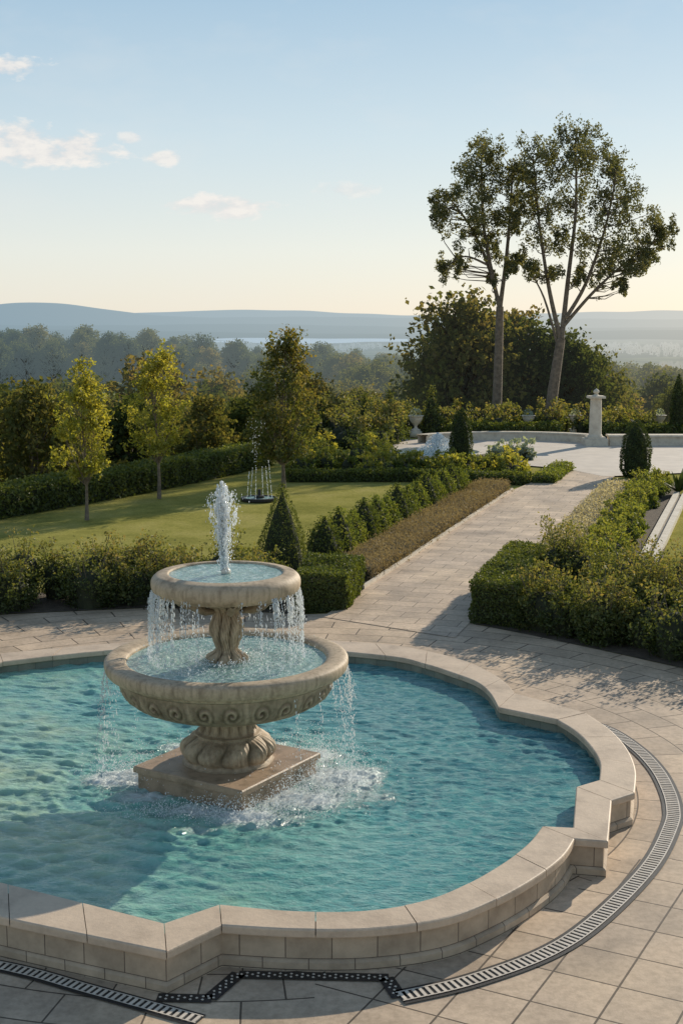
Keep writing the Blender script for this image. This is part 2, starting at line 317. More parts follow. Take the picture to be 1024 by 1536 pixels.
# ------------------------------------------------------------ pool ring
CO=[ # sections: (outer pts, inner pts)
 ([(-6.3,12.9),(-5.3,11.5),(-4.0,10.55),(-2.69,9.94),(-1.30,9.35)],[(-5.85,13.1),(-4.95,11.9),(-3.85,11.05),(-2.86,10.60),(-1.38,9.83)]),
 ([(-1.30,9.35),(-.93,9.79)],[(-1.38,9.83),(-.98,10.17)]),
 ([(-.93,9.79),(-.37,9.72),(.22,9.73),(.80,9.90),(1.23,10.24),(1.61,10.66),(1.93,11.12),(2.11,11.53)],[(-.98,10.17),(-.38,10.05),(.20,10.06),(.67,10.24),(1.03,10.55),(1.40,11.0),(1.68,11.44),(1.86,11.84)]),
 ([(2.11,11.53),(2.40,11.47)],[(1.86,11.84),(2.14,11.80)]),
 ([(2.40,11.47),(2.64,12.51)],[(2.14,11.80),(2.36,12.90)]),
 ([(2.64,12.51),(2.91,12.72)],[(2.36,12.90),(2.63,13.10)]),
 ([(2.91,12.72),(3.07,13.4),(3.13,14.1),(3.08,14.8),(2.92,15.45)],[(2.63,13.10),(2.74,13.65),(2.74,14.2),(2.67,14.72),(2.53,15.17)]),
 ([(2.92,15.45),(2.18,16.30)],[(2.53,15.17),(1.90,15.66)]),
 ([(2.18,16.30),(2.13,16.75),(2.02,17.2),(1.73,17.87),(1.21,18.47),(.47,18.93),(-1.2,19.22),(-3.0,19.02),(-4.81,18.32)],[(1.90,15.66),(1.87,16.28),(1.76,16.8),(1.52,17.22),(1.14,17.74),(.60,18.20),(-1.2,18.75),(-3.2,18.52),(-4.65,17.85)]),
 ([(-4.81,18.32),(-5.7,17.3),(-6.4,15.8),(-6.55,14.4),(-6.3,12.9)],[(-4.65,17.85),(-5.25,17.0),(-5.9,15.6),(-6.05,14.4),(-5.85,13.1)])]
def spl(p,q):
    p=np.asarray(p,float); q=np.asarray(q,float)
    if len(p)==2:
        L=np.linalg.norm(p[1]-p[0]); n=max(2,int(L/.06)); t=np.linspace(0,1,n+1)[:,None]; return p[0]+(p[1]-p[0])*t,q[0]+(q[1]-q[0])*t
    m=8; return smoothprof(p,m),smoothprof(q,m)
pool=empty('fountain_pool')
bc=B();bw=B();bi=B(); inner_all=[];outer_all=[]; ucum=0
H0,H1=.275,.35
for si,(po,qi) in enumerate(CO):
    O,I=spl(po,qi); inner_all+=list(I[:-1]); outer_all+=list(O[:-1])
    seg=np.linalg.norm(np.diff(.5*(O+I),axis=0),axis=1); s=np.concatenate([[0],np.cumsum(seg)]); L=s[-1]
    ns=max(1,round(L/.78)); 
    for a in range(ns):
        s0=L*a/ns+.004; s1=L*(a+1)/ns-.004; k=max(3,int((s1-s0)/.07)); ss=np.linspace(s0,s1,k)
        o=np.stack([np.interp(ss,s,O[:,0]),np.interp(ss,s,O[:,1])],-1); q=np.stack([np.interp(ss,s,I[:,0]),np.interp(ss,s,I[:,1])],-1)
        w=q-o; w/=np.linalg.norm(w,axis=1)[:,None]; dz=np.random.default_rng(si*40+a).uniform(-.002,.002)
        rows=[(o+w*.02,H0),(o+w*.004,H0+.004),(o,H0+.012),(o,H1-.016),(o+w*.005,H1-.005),(o+w*.016,H1),(q-w*.016,H1),(q-w*.005,H1-.005),(q,H1-.016),(q,H0+.012),(q-w*.02,H0)]
        R=len(rows); V=np.concatenate([np.concatenate([r,np.full((k,1),z+dz)],1) for r,z in rows])
        i=np.arange(R)[:,None]*k; j=np.arange(k-1)[None]; i2=((np.arange(R)+1)%R)[:,None]*k
        F=np.stack([i+j,i+j+1,i2+j+1,i2+j],-1).reshape(-1,4)
        bc.add(V,F,0,np.full(len(V),(a*37%10)/10)); bc.add(V[np.arange(R)*k],[list(range(R))],0); bc.add(V[np.arange(R)*k+k-1],[list(range(R))[::-1]],0)
    w=I-O; w/=np.linalg.norm(w,axis=1)[:,None]; u=ucum+np.concatenate([[0],np.cumsum(np.linalg.norm(np.diff(O,axis=0),axis=1))]); ucum=u[-1]
    k=len(O); rows=[(O+w*.015,-.05,-.25),(O+w*.015,.065,-.135),(O+w*.035,.08,-.12),(O+w*.05,.085,.0),(O+w*.05,H0+.01,.19)]
    V=np.concatenate([np.concatenate([r,np.full((k,1),z)],1) for r,z,_ in rows]); UV=np.concatenate([np.stack([u,np.full(k,vv)],-1) for _,_,vv in rows])
    i=np.arange(4)[:,None]*k; j=np.arange(k-1)[None]; bw.add(V,np.stack([i+j,i+j+1,i+k+j+1,i+k+j],-1).reshape(-1,4),0,None,UV+[.01,0])
    rows=[(I-w*.05,-.5,-.5),(I-w*.05,H0+.01,H0)]
    V=np.concatenate([np.concatenate([r,np.full((k,1),z)],1) for r,z,_ in rows]); UV=np.concatenate([np.stack([u,np.full(k,vv)],-1) for _,_,vv in rows])
    i=np.arange(1)[:,None]*k; bi.add(V,np.stack([i+j+1,i+j,i+k+j,i+k+j+1],-1).reshape(-1,4),0,None,UV+[.01,0])
bc.obj('coping',M_COPE,False,pool); bw.obj('outer_wall',M_WALL,False,pool); bi.obj('inner_wall',M_INWALL,False,pool)
IN=np.array(inner_all); OUT=np.array(outer_all)
b=B(); b.add(np.concatenate([OUT*.5+IN*.5,np.full((len(IN),1),-.5)],1),[list(range(len(IN)))]); b.obj('pool_floor',M_INWALL,False,pool)
def inside(px,py,poly):
    c=np.zeros(px.shape,bool); n=len(poly); j=n-1
    for i in range(n):
        xi,yi=poly[i];xj,yj=poly[j]
        if yi!=yj:
            c^=((yi>py)!=(yj>py))&(px<(xj-xi)*(py-yi)/(yj-yi)+xi)
        j=i
    return c
# water surface
WZ=.18; FC=(-1.19,13.52)
st=.022; xs=np.arange(-6.4,3.2,st); ys=np.arange(9.4,19.2,st); X,Y=np.meshgrid(xs,ys)
rng=np.random.default_rng(4); Z=np.zeros_like(X)
dX=X-FC[0]; dY=Y-FC[1]; r=np.hypot(dX,dY); ang=np.arctan2(dY,dX)
wx=X+.13*sn(X,Y,31,2.6); wy=Y+.13*sn(X,Y,32,2.6)
am=.75+.45*sn(X,Y,35,.9)
for i in range(80):
    lam=.08*(.42/.08)**rng.uniform(0,1); a=rng.normal(1.45,.42); k=6.283/lam
    Z+=.0013*(lam/.2)**.9*np.sin(k*(wx*math.cos(a)+wy*math.sin(a))+rng.uniform(0,6.28))*am
rw=r+.07*sn(X,Y,33,3.0)
Z+=.0066*np.exp(-r/3.2)*np.sin(rw*6.283/.25+.6*sn(X,Y,37,2.))*(.8+.3*sn(X,Y,38,1.5))+.003*np.exp(-r/4.)*np.sin(rw*6.283/.14+1)
foam=np.zeros_like(X)
for cx,cy,sx,sy,a in [(-2.25,13.6,.50,.32,.60),(-2.0,13.05,.40,.25,.46),(-.45,13.0,.50,.36,.60),(-.05,13.6,.46,.48,.58),(-.85,12.45,.55,.26,.53),(-1.5,12.65,.55,.2,.44),(-1.25,14.6,.8,.25,.5),(-.35,14.2,.45,.4,.50),(-1.3,12.15,.4,.12,.38),(.65,12.05,.16,.04,.34),(.2,12.9,.8,.6,.28),(-1.7,12.2,.8,.4,.26),(-2.8,13.4,.55,.45,.27)]:
    foam=np.maximum(foam,a*np.exp(-(((X-cx)/sx)**2+((Y-cy)/sy)**2)*.7))
foam=foam*(.85+.22*sn(X,Y,51,5))+.11*np.exp(-r/1.5)
Z+=foam*(.022*sn(X,Y,41,12)+.026*sn(X,Y,42,30)+.02*sn(X,Y,43,60))+foam*.03
poly=OUT*.5+IN*.5; ny,nx=X.shape; cx=X[:-1,:-1]+st/2; cy=Y[:-1,:-1]+st/2; keep=inside(cx,cy,poly).ravel()
i=np.arange(ny-1)[:,None]*nx; j=np.arange(nx-1)[None]; F=np.stack([i+j,i+j+1,i+nx+j+1,i+nx+j],-1).reshape(-1,4)[keep]
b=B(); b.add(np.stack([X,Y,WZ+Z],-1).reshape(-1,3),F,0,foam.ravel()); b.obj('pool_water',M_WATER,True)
# ------------------------------------------------------------ fountain
fo=empty('tiered_fountain',(FC[0],FC[1],0))
A=math.atan2(1.19,.75)
def bevbox(hx,hy,z0,z1,bv=.012):
    v=[];f=[]
    for s_,z in [(0,z0),(0,z1-bv),(bv,z1)]:
        v+=[(-hx+s_,-hy+s_,z),(hx-s_,-hy+s_,z),(hx-s_,hy-s_,z),(-hx+s_,hy-s_,z)]
    for r_ in range(2):
        for k in range(4): f.append((r_*4+k,r_*4+(k+1)%4,r_*4+4+(k+1)%4,r_*4+4+k))
    f.append((8,9,10,11)); f.append((3,2,1,0)); return np.array(v,float),f
b=B()
for hx,z0,z1 in [(.70,.36,.425),(.665,-.5,.36)]:
    v,f=bevbox(hx,hx,z0,z1); v=rotz(v,A); b.add(v,f)
o=b.obj('square_plinth',M_PLINTH,False,fo); 
def clathe(b,pr,n,mod,amp):
    """lathe with carved relief; recess depth stored as tint to darken the colour there"""
    pr=np.asarray(pr); th=np.arange(n)*2*math.pi/n; T=np.repeat(th[None],len(pr),0); Z=np.repeat(pr[:,1][:,None],n,1); R=np.repeat(pr[:,0][:,None],n,1)
    d=mod(T,Z,R); v,f=lathe(pr,n,mod=mod); b.add(v,f,0,np.clip(.62+d/amp*.6,0,1).ravel())
def plain(b,v,f): b.add(v,f,0,np.full(len(v),.9))
def petal(n,amp,z0,z1,ph=0.,tw=.35):
    def md(T,Z,R):
        w=np.clip((Z-z0)/(z1-z0),0,1); e=np.sin(w*math.pi)**.5*((Z>z0)&(Z<z1))
        c=np.abs(np.cos(T*n/2+ph+tw*np.sin(w*5))); vein=np.cos(T*n*5+w*6)
        return amp*e*(c**.7-.6+.14*vein*c)
    return md
b=B()
pr=smoothprof([(.0,.43),(.44,.425),(.455,.44),(.44,.47),(.465,.51),(.475,.57),(.45,.63),(.39,.68),(.335,.71),(.345,.735),(.30,.755),(.27,.81),(.275,.86),(.33,.90),(.40,.93)],7)
md1=petal(10,.065,.46,.72); md2=petal(16,.04,.76,.93,.4,0)
clathe(b,pr,340,lambda T,Z,R:md1(T,Z,R)+md2(T,Z,R)+.006*sn(T*9,Z*40,3,1.),.06); b.obj('pedestal',M_FOUNT,True,fo)
b=B()
pr=smoothprof([(.30,.90),(.42,.925),(.60,.965),(.79,1.02),(.96,1.09),(1.06,1.17),(1.105,1.26),(1.115,1.345)],11)
def carve(T,Z,R):
    # frieze of paired scrolls around a leaf, 12 panels, plus fluted underside
    w=np.clip((Z-1.06)/.28,0,1); e=np.clip(np.sin(w*math.pi),0,1)**.4*((Z>1.06)&(Z<1.34))
    q=((T*12/(2*math.pi))%1.)*2-1; aq=np.abs(q)
    dx=(aq-.52)*1.15; dy=(w-.5)*.9; rr=np.hypot(dx,dy); an=np.arctan2(dy,dx)
    scroll=np.cos(an+rr*26)*np.clip(1-rr/.48,0,1)**.6
    leaf=np.clip(1-aq/.16,0,1)*(1-.3*np.abs(np.cos(w*22)))
    fl=-.022*(1-np.abs(np.sin(T*20))**.6)*np.clip((1.06-Z)/.03,0,1)*np.clip((Z-.93)/.03,0,1)
    return e*(.020*scroll+.022*leaf-.012+.003*sn(T*30,Z*60,7,1.))+fl
clathe(b,pr,600,carve,.045)
pr=smoothprof([(1.11,1.345),(1.14,1.365),(1.15,1.40)],3); plain(b,*lathe(pr,120))
pr=smoothprof([(1.15,1.40),(1.22,1.405),(1.25,1.44),(1.262,1.49),(1.255,1.535),(1.215,1.558),(1.14,1.56),(1.075,1.55),(1.04,1.53),(1.03,1.50),(1.02,1.42),(.8,1.2),(.3,1.1)],5); plain(b,*lathe(pr,160))
b.obj('lower_bowl',M_FOUNT,True,fo)
b=B()
pr=smoothprof([(.20,1.40),(.20,1.51),(.175,1.56),(.12,1.60),(.11,1.65),(.135,1.73),(.155,1.82),(.15,1.90),(.125,1.97),(.12,2.02),(.16,2.07),(.24,2.11),(.29,2.14),(.29,2.17)],8)
md3=petal(8,.045,1.63,2.02); md4=petal(8,.05,1.46,1.62); md5=petal(11,.05,2.02,2.15,0,0)
clathe(b,pr,260,lambda T,Z,R:md3(T,Z,R)+md4(T,Z,R)+md5(T,Z,R)+.007*np.cos(T*30+Z*50),.045); b.obj('upper_stem',M_FOUNT,True,fo)
b=B()
pr=smoothprof([(.26,2.15),(.40,2.155),(.52,2.17),(.60,2.19),(.69,2.205),(.75,2.25),(.77,2.31),(.762,2.37),(.72,2.415),(.65,2.43),(.60,2.432),(.585,2.415),(.57,2.38),(.3,2.34),(0.01,2.34)],6)
plain(b,*lathe(pr,160))
for k in range(8):
    a=k*math.pi/4+.2; v,f=tube([(.22,0,2.05),(.34,0,2.07),(.47,0,2.13),(.56,0,2.19)],[.03,.04,.045,.03],8); b.add(rotz(v,a),f)
b.obj('upper_bowl',M_FOUNT,True,fo)
def disc(rr,z,n=90,m=40,amp=.006,seed=0,sc=16):
    th=np.arange(n)*2*math.pi/n; R=np.linspace(.02,rr,m); T,RR=np.meshgrid(th,R); x=RR*np.cos(T);y=RR*np.sin(T)
    zz=z+amp*sn(x,y,seed,sc)+amp*.6*np.sin(RR*50); v=np.stack([x,y,zz],-1).reshape(-1,3)
    i=np.arange(m-1)[:,None]*n; j=np.arange(n)[None]; j2=(j+1)%n
    return v,np.stack([i+j,i+j2,i+n+j2,i+n+j],-1).reshape(-1,4)
b=B(); v,f=disc(1.04,1.505,120,60,.007,3); b.add(v,f); v,f=disc(.585,2.415,90,30,.003,4); b.add(v,f); b.obj('bowl_water',M_BOWL,True,fo)
b=B(); v,f=lathe([(.0,2.40),(.045,2.40),(.05,2.44),(.03,2.47),(.0,2.47)],24); b.add(v,f); b.obj('nozzle',M_STEEL,True,fo)
# falling water
t_=(1+5**.5)/2
IV=np.array([(-1,t_,0),(1,t_,0),(-1,-t_,0),(1,-t_,0),(0,-1,t_),(0,1,t_),(0,-1,-t_),(0,1,-t_),(t_,0,-1),(t_,0,1),(-t_,0,-1),(-t_,0,1)])/math.hypot(1,t_)
IF=np.array([(0,11,5),(0,5,1),(0,1,7),(0,7,10),(0,10,11),(1,5,9),(5,11,4),(11,10,2),(10,7,6),(7,1,8),(3,9,4),(3,4,2),(3,2,6),(3,6,8),(3,8,9),(4,9,5),(2,4,11),(6,2,10),(8,6,7),(9,8,1)])
def drops(b,c,r,stretch=1.):
    c=np.asarray(c,float); r=np.asarray(r,float)*np.ones(len(c)); st_=np.asarray(stretch,float)*np.ones(len(c))
    sc=np.stack([r,r,r*st_],-1)
    v=(c[:,None,:]+IV[None]*sc[:,None,:]).reshape(-1,3); f=(IF[None]+12*np.arange(len(c))[:,None,None]).reshape(-1,3); b.add(v,f)
rng=np.random.default_rng(11); b=B()
# central jet: rising filaments that break and fall back
for k in range(95):
    t1=rng.uniform(.45,1.)if k>12 else 1.; n=int(46*t1); t=np.linspace(.0,t1,n)+rng.normal(0,.006,n); a=rng.uniform(0,6.28); R=np.abs(rng.normal(.0,.075))
    w=np.interp(t,[0,.15,.45,.7,1.],[.12,.2,.55,1.,1.15]); x=R*math.cos(a)*w; y=R*math.sin(a)*w
    drops(b,np.stack([x-.02+rng.normal(0,.006,n)+.012*np.sin(t*22+k),y+rng.normal(0,.006,n),2.44+.92*t*(1-.12*(R*w/.12)**2)],-1),rng.uniform(.003,.010,n)*np.interp(t,[0,1],[.8,1.2]),rng.uniform(1,3.2,n))
n=1000; t=rng.uniform(0,1,n)**.8; ang=rng.uniform(0,6.28,n); rr=np.abs(rng.normal(.10,.045,n))*(.4+.8*t); drops(b,np.stack([rr*np.cos(ang)-.01,rr*np.sin(ang),2.43+.83*t],-1),rng.uniform(.002,.005,n),rng.uniform(1,4,n))
pts=[(0,0,2.43+.06*i) for i in range(9)]; v,f=tube(pts,[.018+.001*i for i in range(9)],10); b.add(v,f)
def strand(a,r0,z0,z1,n,wob=.012,rs=.0045,vr=.06):
    t=np.sort(rng.uniform(0,1,n)); z=z0-(z0-z1)*t**1.2
    rr=r0+vr*np.sqrt(t)+rng.normal(0,wob,n)*t; aa=a+rng.normal(0,.008,n)
    drops(b,np.stack([rr*np.cos(aa),rr*np.sin(aa),z],-1),rs*rng.uniform(.5,1.4,n),rng.uniform(1.5,6,n))
for k in range(190):
    a=rng.uniform(0,6.283)
    a=a if rng.random()<.35 else (rng.normal(math.pi,.55) if rng.random()<.5 else rng.normal(0,.6))
    full=rng.random()<.6; strand(a,.74,2.27,1.53 if full else rng.uniform(1.75,2.1),int(rng.uniform(20,60)),rs=rng.uniform(.002,.0045))
for k in range(64):
    a=rng.choice([rng.normal(math.pi,.28),rng.normal(-.15,.45),rng.normal(.2,.35),rng.uniform(0,math.pi)]); strand(a,1.235,1.42,.2 if rng.random()<.7 else rng.uniform(.6,1.1),int(rng.uniform(14,42)),.03,rng.uniform(.002,.0042),.10)
n=1600; a=rng.uniform(0,6.28,n); rr=np.abs(rng.normal(.72,.14,n)); h=1.52+np.abs(rng.normal(0,.045,n)); drops(b,np.stack([rr*np.cos(a),rr*np.sin(a),h],-1),rng.uniform(.002,.006,n))
n=500; a=rng.uniform(0,6.28,n); rr=rng.uniform(.22,.4,n); drops(b,np.stack([rr*np.cos(a),rr*np.sin(a),1.515+np.abs(rng.normal(0,.02,n))],-1),rng.uniform(.003,.008,n))
for cx,cy,sx,sy,hh,n in [(-1.0,.05,.35,.25,.22,2200),(.75,-.45,.45,.38,.20,3000),(1.1,.15,.36,.45,.20,2600),(.3,-.98,.55,.2,.13,2000),(-.3,-.95,.55,.18,.10,1300),(0,1.1,.8,.2,.15,700),(.85,.75,.35,.3,.26,1000)]:
    c=np.stack([rng.normal(cx,sx*.7,n),rng.normal(cy,sy*.7,n),WZ+.01+np.abs(rng.normal(0,hh*.6,n))**1.0],-1); drops(b,c,rng.uniform(.002,.0065,n)*rng.uniform(.6,1.,n),rng.uniform(1,1.8,n))
b.obj('falling_water',M_DROP,True,fo)
# ------------------------------------------------------------ pavements
def sheet(name,poly,z,m,hole=None):
    import bmesh
    bm=bmesh.new(); 
    def loop(p): 
        vs=[bm.verts.new((x,y,z)) for x,y in p]; return [bm.edges.new((vs[i],vs[(i+1)%len(vs)])) for i in range(len(vs))]
    e=loop(poly)
    if hole is not None: e+=loop(hole)
    bmesh.ops.triangle_fill(bm,edges=e,use_beauty=True); bm.normal_update()
    for f in bm.faces:
        if f.normal.z<0: f.normal_flip()
    me=bpy.data.meshes.new(name); bm.to_mesh(me); me.materials.append(m); o=bpy.data.objects.new(name,me); SC.objects.link(o); return o
apr=[(-16,-8),(14,-8),(14,12),(9,14.5),(6.5,17.0),(4.95,18.8),(3.96,19.9),(3.0,20.9),(2.14,21.71),(1.3,22.5),(.05,22.5),(-.77,22.37),(-2.1,22.8),(-3.41,22.91),(-5.85,22.37),(-9,21.2),(-12,19),(-16,14)]
sheet('pavement',apr,.0,M_APRON,list(map(tuple,(OUT*.6+IN*.4)[::-1])))
pd=np.array([.302,.953]); pn=np.array([.953,-.302])
def pp(s,off):
    v=np.array([.31,24.18])+pd*s+pn*off; return (v[0],v[1])
sheet('garden_path',[pp(-2.1,0),pp(-2.9,2.48),pp(20.5,2.48),(8.3,45.3),(7.54,45.05),pp(15.9,0)],.008,M_PATH)
sheet('plaza_pavement',[(7.54,45.05),(5.4,46.8),(3.0,45.6),(1.7,47.5),(1.35,51),(1.8,56),(9.9,57),(22,57),(22,43),(11.25,43.7),(8.45,42.7)],.012,M_PLAZA)
# drain
b=B()
def ribbon(pts,w,z,m,closed=False,corner=True):
    p=np.asarray(pts,float); d=np.gradient(p,axis=0)
    nn=np.stack([-d[:,1],d[:,0]],-1); nn/=np.linalg.norm(nn,axis=1)[:,None]
    L=p+nn*w[0]; R=p+nn*w[1]; k=len(p); v=np.concatenate([np.c_[L,np.full(k,z)],np.c_[R,np.full(k,z)]]); j=np.arange(k-1)
    b.add(v,np.stack([k+j,k+j+1,j+1,j],-1),m)
def grate(pts,w=.15,curved=True,mosaic=False):
    p=smoothprof(pts,14) if curved else np.asarray(pts,float)
    s=np.concatenate([[0],np.cumsum(np.linalg.norm(np.diff(p,axis=0),axis=1))]); n=max(2,int(s[-1]/(.042 if mosaic else .055))); ss=np.linspace(0,s[-1],n+1)
    q=np.stack([np.interp(ss,s,p[:,0]),np.interp(ss,s,p[:,1])],-1)
    ribbon(q,(-w*.72,w*.72),.010,0)
    if not mosaic:
        ribbon(q,(-w*.47,-w*.39),.017,1); ribbon(q,(w*.39,w*.47),.017,1)
    for i in range(n):
        c=(q[i]+q[i+1])/2; d=q[i+1]-q[i]; L=np.linalg.norm(d); d/=L; an=math.atan2(d[1],d[0])
        if mosaic:
            nn=np.array([-d[1],d[0]])
            for off in ((-.28,.28) if i%2 else (0.,)):
                v,f=box(-.008,.008,-.008,.008,.011,.015); b.add(rotz(v,an+.785,c+nn*off*w),f,1)
        else:
            v,f=box(-.013,.013,-w*.39,w*.39,.008,.016); b.add(rotz(v,an,c),f,1)
grate([(2.95,16.35),(3.28,15.85),(3.47,15.11),(3.53,14.4),(3.50,13.76),(3.42,13.2),(3.28,12.71),(2.85,11.73),(2.17,10.64),(1.64,10.02),(.98,9.56),(.43,9.31)])
grate([(-7,13.5),(-6.4,11.9),(-5.2,10.75),(-4.0,10.2),(-2.67,9.80),(-1.85,9.40),(-1.02,8.98)],.12)
for a_,c_ in [((.43,9.31),(.34,9.61)),((.36,9.61),(-.79,9.66)),((-.79,9.68),(-.98,9.29)),((-.96,9.29),(-1.37,9.31))]:
    a_=np.array(a_);c_=np.array(c_); grate(np.stack([a_+(c_-a_)*t for t in np.linspace(0,1,12)]),.085,False,True)
b.obj('drain_grate',[M_DARK,M_STEEL])
# ------------------------------------------------------------ vegetation
def hedge(name,Lp,Rp,h,dens,size,mt,seed=0,rough=.04,closed_ends=True,asp=.6,nb=.7,hb=.06):
    """clipped hedge: strip between two polylines"""
    rng=np.random.default_rng(seed); Lp=np.asarray(Lp,float);Rp=np.asarray(Rp,float); b=B()
    mid=(Lp+Rp)/2; s=np.concatenate([[0],np.cumsum(np.linalg.norm(np.diff(mid,axis=0),axis=1))]); T=s[-1]; W=np.linalg.norm(Lp-Rp,axis=1).mean()
    def at(ss,u):
        l=np.stack([np.interp(ss,s,Lp[:,0]),np.interp(ss,s,Lp[:,1])],-1); r=np.stack([np.interp(ss,s,Rp[:,0]),np.interp(ss,s,Rp[:,1])],-1)
        return l+(r-l)*u[:,None],(r-l)/np.linalg.norm(r-l,axis=1)[:,None]
    def HH(p): return h+hb*sn(p[:,0],p[:,1],seed+9,2.5)*h+hb*.6*h*sn(p[:,0],p[:,1],seed+19,7.)
    n=int(T*W*dens); ss=rng.uniform(0,T,n); u=rng.uniform(0,1,n); p,wv=at(ss,u)
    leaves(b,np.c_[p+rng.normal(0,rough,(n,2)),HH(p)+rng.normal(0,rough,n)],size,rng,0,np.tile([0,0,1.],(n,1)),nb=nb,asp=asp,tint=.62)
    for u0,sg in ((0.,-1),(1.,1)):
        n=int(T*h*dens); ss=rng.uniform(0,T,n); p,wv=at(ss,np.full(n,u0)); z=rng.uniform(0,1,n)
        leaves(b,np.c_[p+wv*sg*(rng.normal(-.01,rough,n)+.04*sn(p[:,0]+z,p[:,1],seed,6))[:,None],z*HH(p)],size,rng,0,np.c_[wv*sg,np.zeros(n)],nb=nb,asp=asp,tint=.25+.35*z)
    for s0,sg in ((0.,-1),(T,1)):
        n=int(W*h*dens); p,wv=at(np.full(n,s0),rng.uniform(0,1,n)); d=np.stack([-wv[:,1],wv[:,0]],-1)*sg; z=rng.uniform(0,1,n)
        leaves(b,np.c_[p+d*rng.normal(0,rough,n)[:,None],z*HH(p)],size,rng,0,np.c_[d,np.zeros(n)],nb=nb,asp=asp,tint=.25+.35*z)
    k=max(3,int(T/.5)); ss=np.linspace(.05,T-.05,k); l,wv=at(ss,np.zeros(k)); r,_=at(ss,np.ones(k)); ins=.06
    l=l+wv*ins; r=r-wv*ins; rows=[np.c_[l,np.zeros(k)-.02],np.c_[l,HH(l)*.92-.06],np.c_[r,HH(r)*.92-.06],np.c_[r,np.zeros(k)-.02]]
    V=np.concatenate(rows); i=np.arange(3)[:,None]*k; j=np.arange(k-1)[None]
    b.add(V,np.stack([i+j,i+j+1,i+k+j+1,i+k+j],-1).reshape(-1,4),1); b.add(V[[0,k,2*k,3*k]],[[0,1,2,3]],1); b.add(V[[k-1,2*k-1,3*k-1,4*k-1]],[[3,2,1,0]],1)
    return b.obj(name,[mt,M_CORE])
def shrubs(name,cs,mt,per,size,seed=0,loc=(0,0,0),asp=.55):
    """cs: list of (x,y,z,rx,rz) blobs made of small twiggy clumps"""
    rng=np.random.default_rng(seed); b=B()
    for (x,y,z,rx,rz) in cs:
        ns=max(8,int(per/28)); d=rng.normal(size=(ns,3)); d/=np.linalg.norm(d,axis=1)[:,None]; d[:,2]=d[:,2]*.75+.15
        rr=rng.uniform(.6,1.12,ns)[:,None]; c=np.array([x,y,z])+d*rr*[rx,rx,rz]; c[:,2]=np.maximum(c[:,2],.03)
        q=(c[:,None,:]+rng.normal(0,1,(ns,28,3))*rx*.12).reshape(-1,3); q[:,2]=np.maximum(q[:,2],.02)
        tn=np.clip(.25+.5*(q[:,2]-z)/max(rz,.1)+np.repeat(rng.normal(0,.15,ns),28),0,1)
        leaves(b,q,size,rng,0,np.repeat(d,28,0),tn,nb=.4,asp=asp)
        v,f=lathe([(rx*.45,0.0),(rx*.55,z+rz*.1),(rx*.45,z+rz*.4),(rx*.15,z+rz*.6),(.001,z+rz*.62)],10,(x,y)); b.add(v,f,1)
        for k in range(5):
            a=rng.uniform(0,6.28); e=np.array([x+math.cos(a)*rx*.7,y+math.sin(a)*rx*.7,z+rz*rng.uniform(1.05,1.45)]); s0=np.array([x,y,0.05])
            vv,ff=tube([s0,(s0+e)/2+[0,0,.05],e],[.01,.007,.003],4); b.add(vv,ff,2)
            leaves(b,e+rng.normal(0,rx*.12,(22,3)),size,rng,0,None,.8,asp=asp)
    return b.obj(name,[mt,M_CORE,M_BARK],loc=loc)
def topiary(name,x,y,prof,mt,n,size,seed=0,rough=.02):
    rng=np.random.default_rng(seed); b=B(); prof=np.asarray(prof,float); z=rng.uniform(0,1,n)**1.15*prof[-1,1]
    r=np.interp(z,prof[:,1],prof[:,0]); a=rng.uniform(0,6.28,n); keep=rng.uniform(0,prof[:,0].max(),n)<r+.05; z,r,a=z[keep],r[keep],a[keep]; n=len(z)
    r=r*(1+.06*np.sin(a*3+z*4+seed)+.05*np.sin(a*7+z*9))+rng.normal(0,rough,n); nr=np.stack([np.cos(a),np.sin(a),np.full(n,.3)],-1)
    leaves(b,np.stack([x+r*np.cos(a),y+r*np.sin(a),z],-1),size,rng,0,nr,np.clip(.35+.3*rng.random(n)+.2*np.sin(a*5+z*12),0,1),nb=.5,asp=.4)
    q=prof.copy(); q[:,0]=np.maximum(q[:,0]*.88-.04,.001); q[:,1]*=.94; v,f=lathe(q,20,(x,y)); b.add(v,f,1); return b.obj(name,[mt,M_CORE])
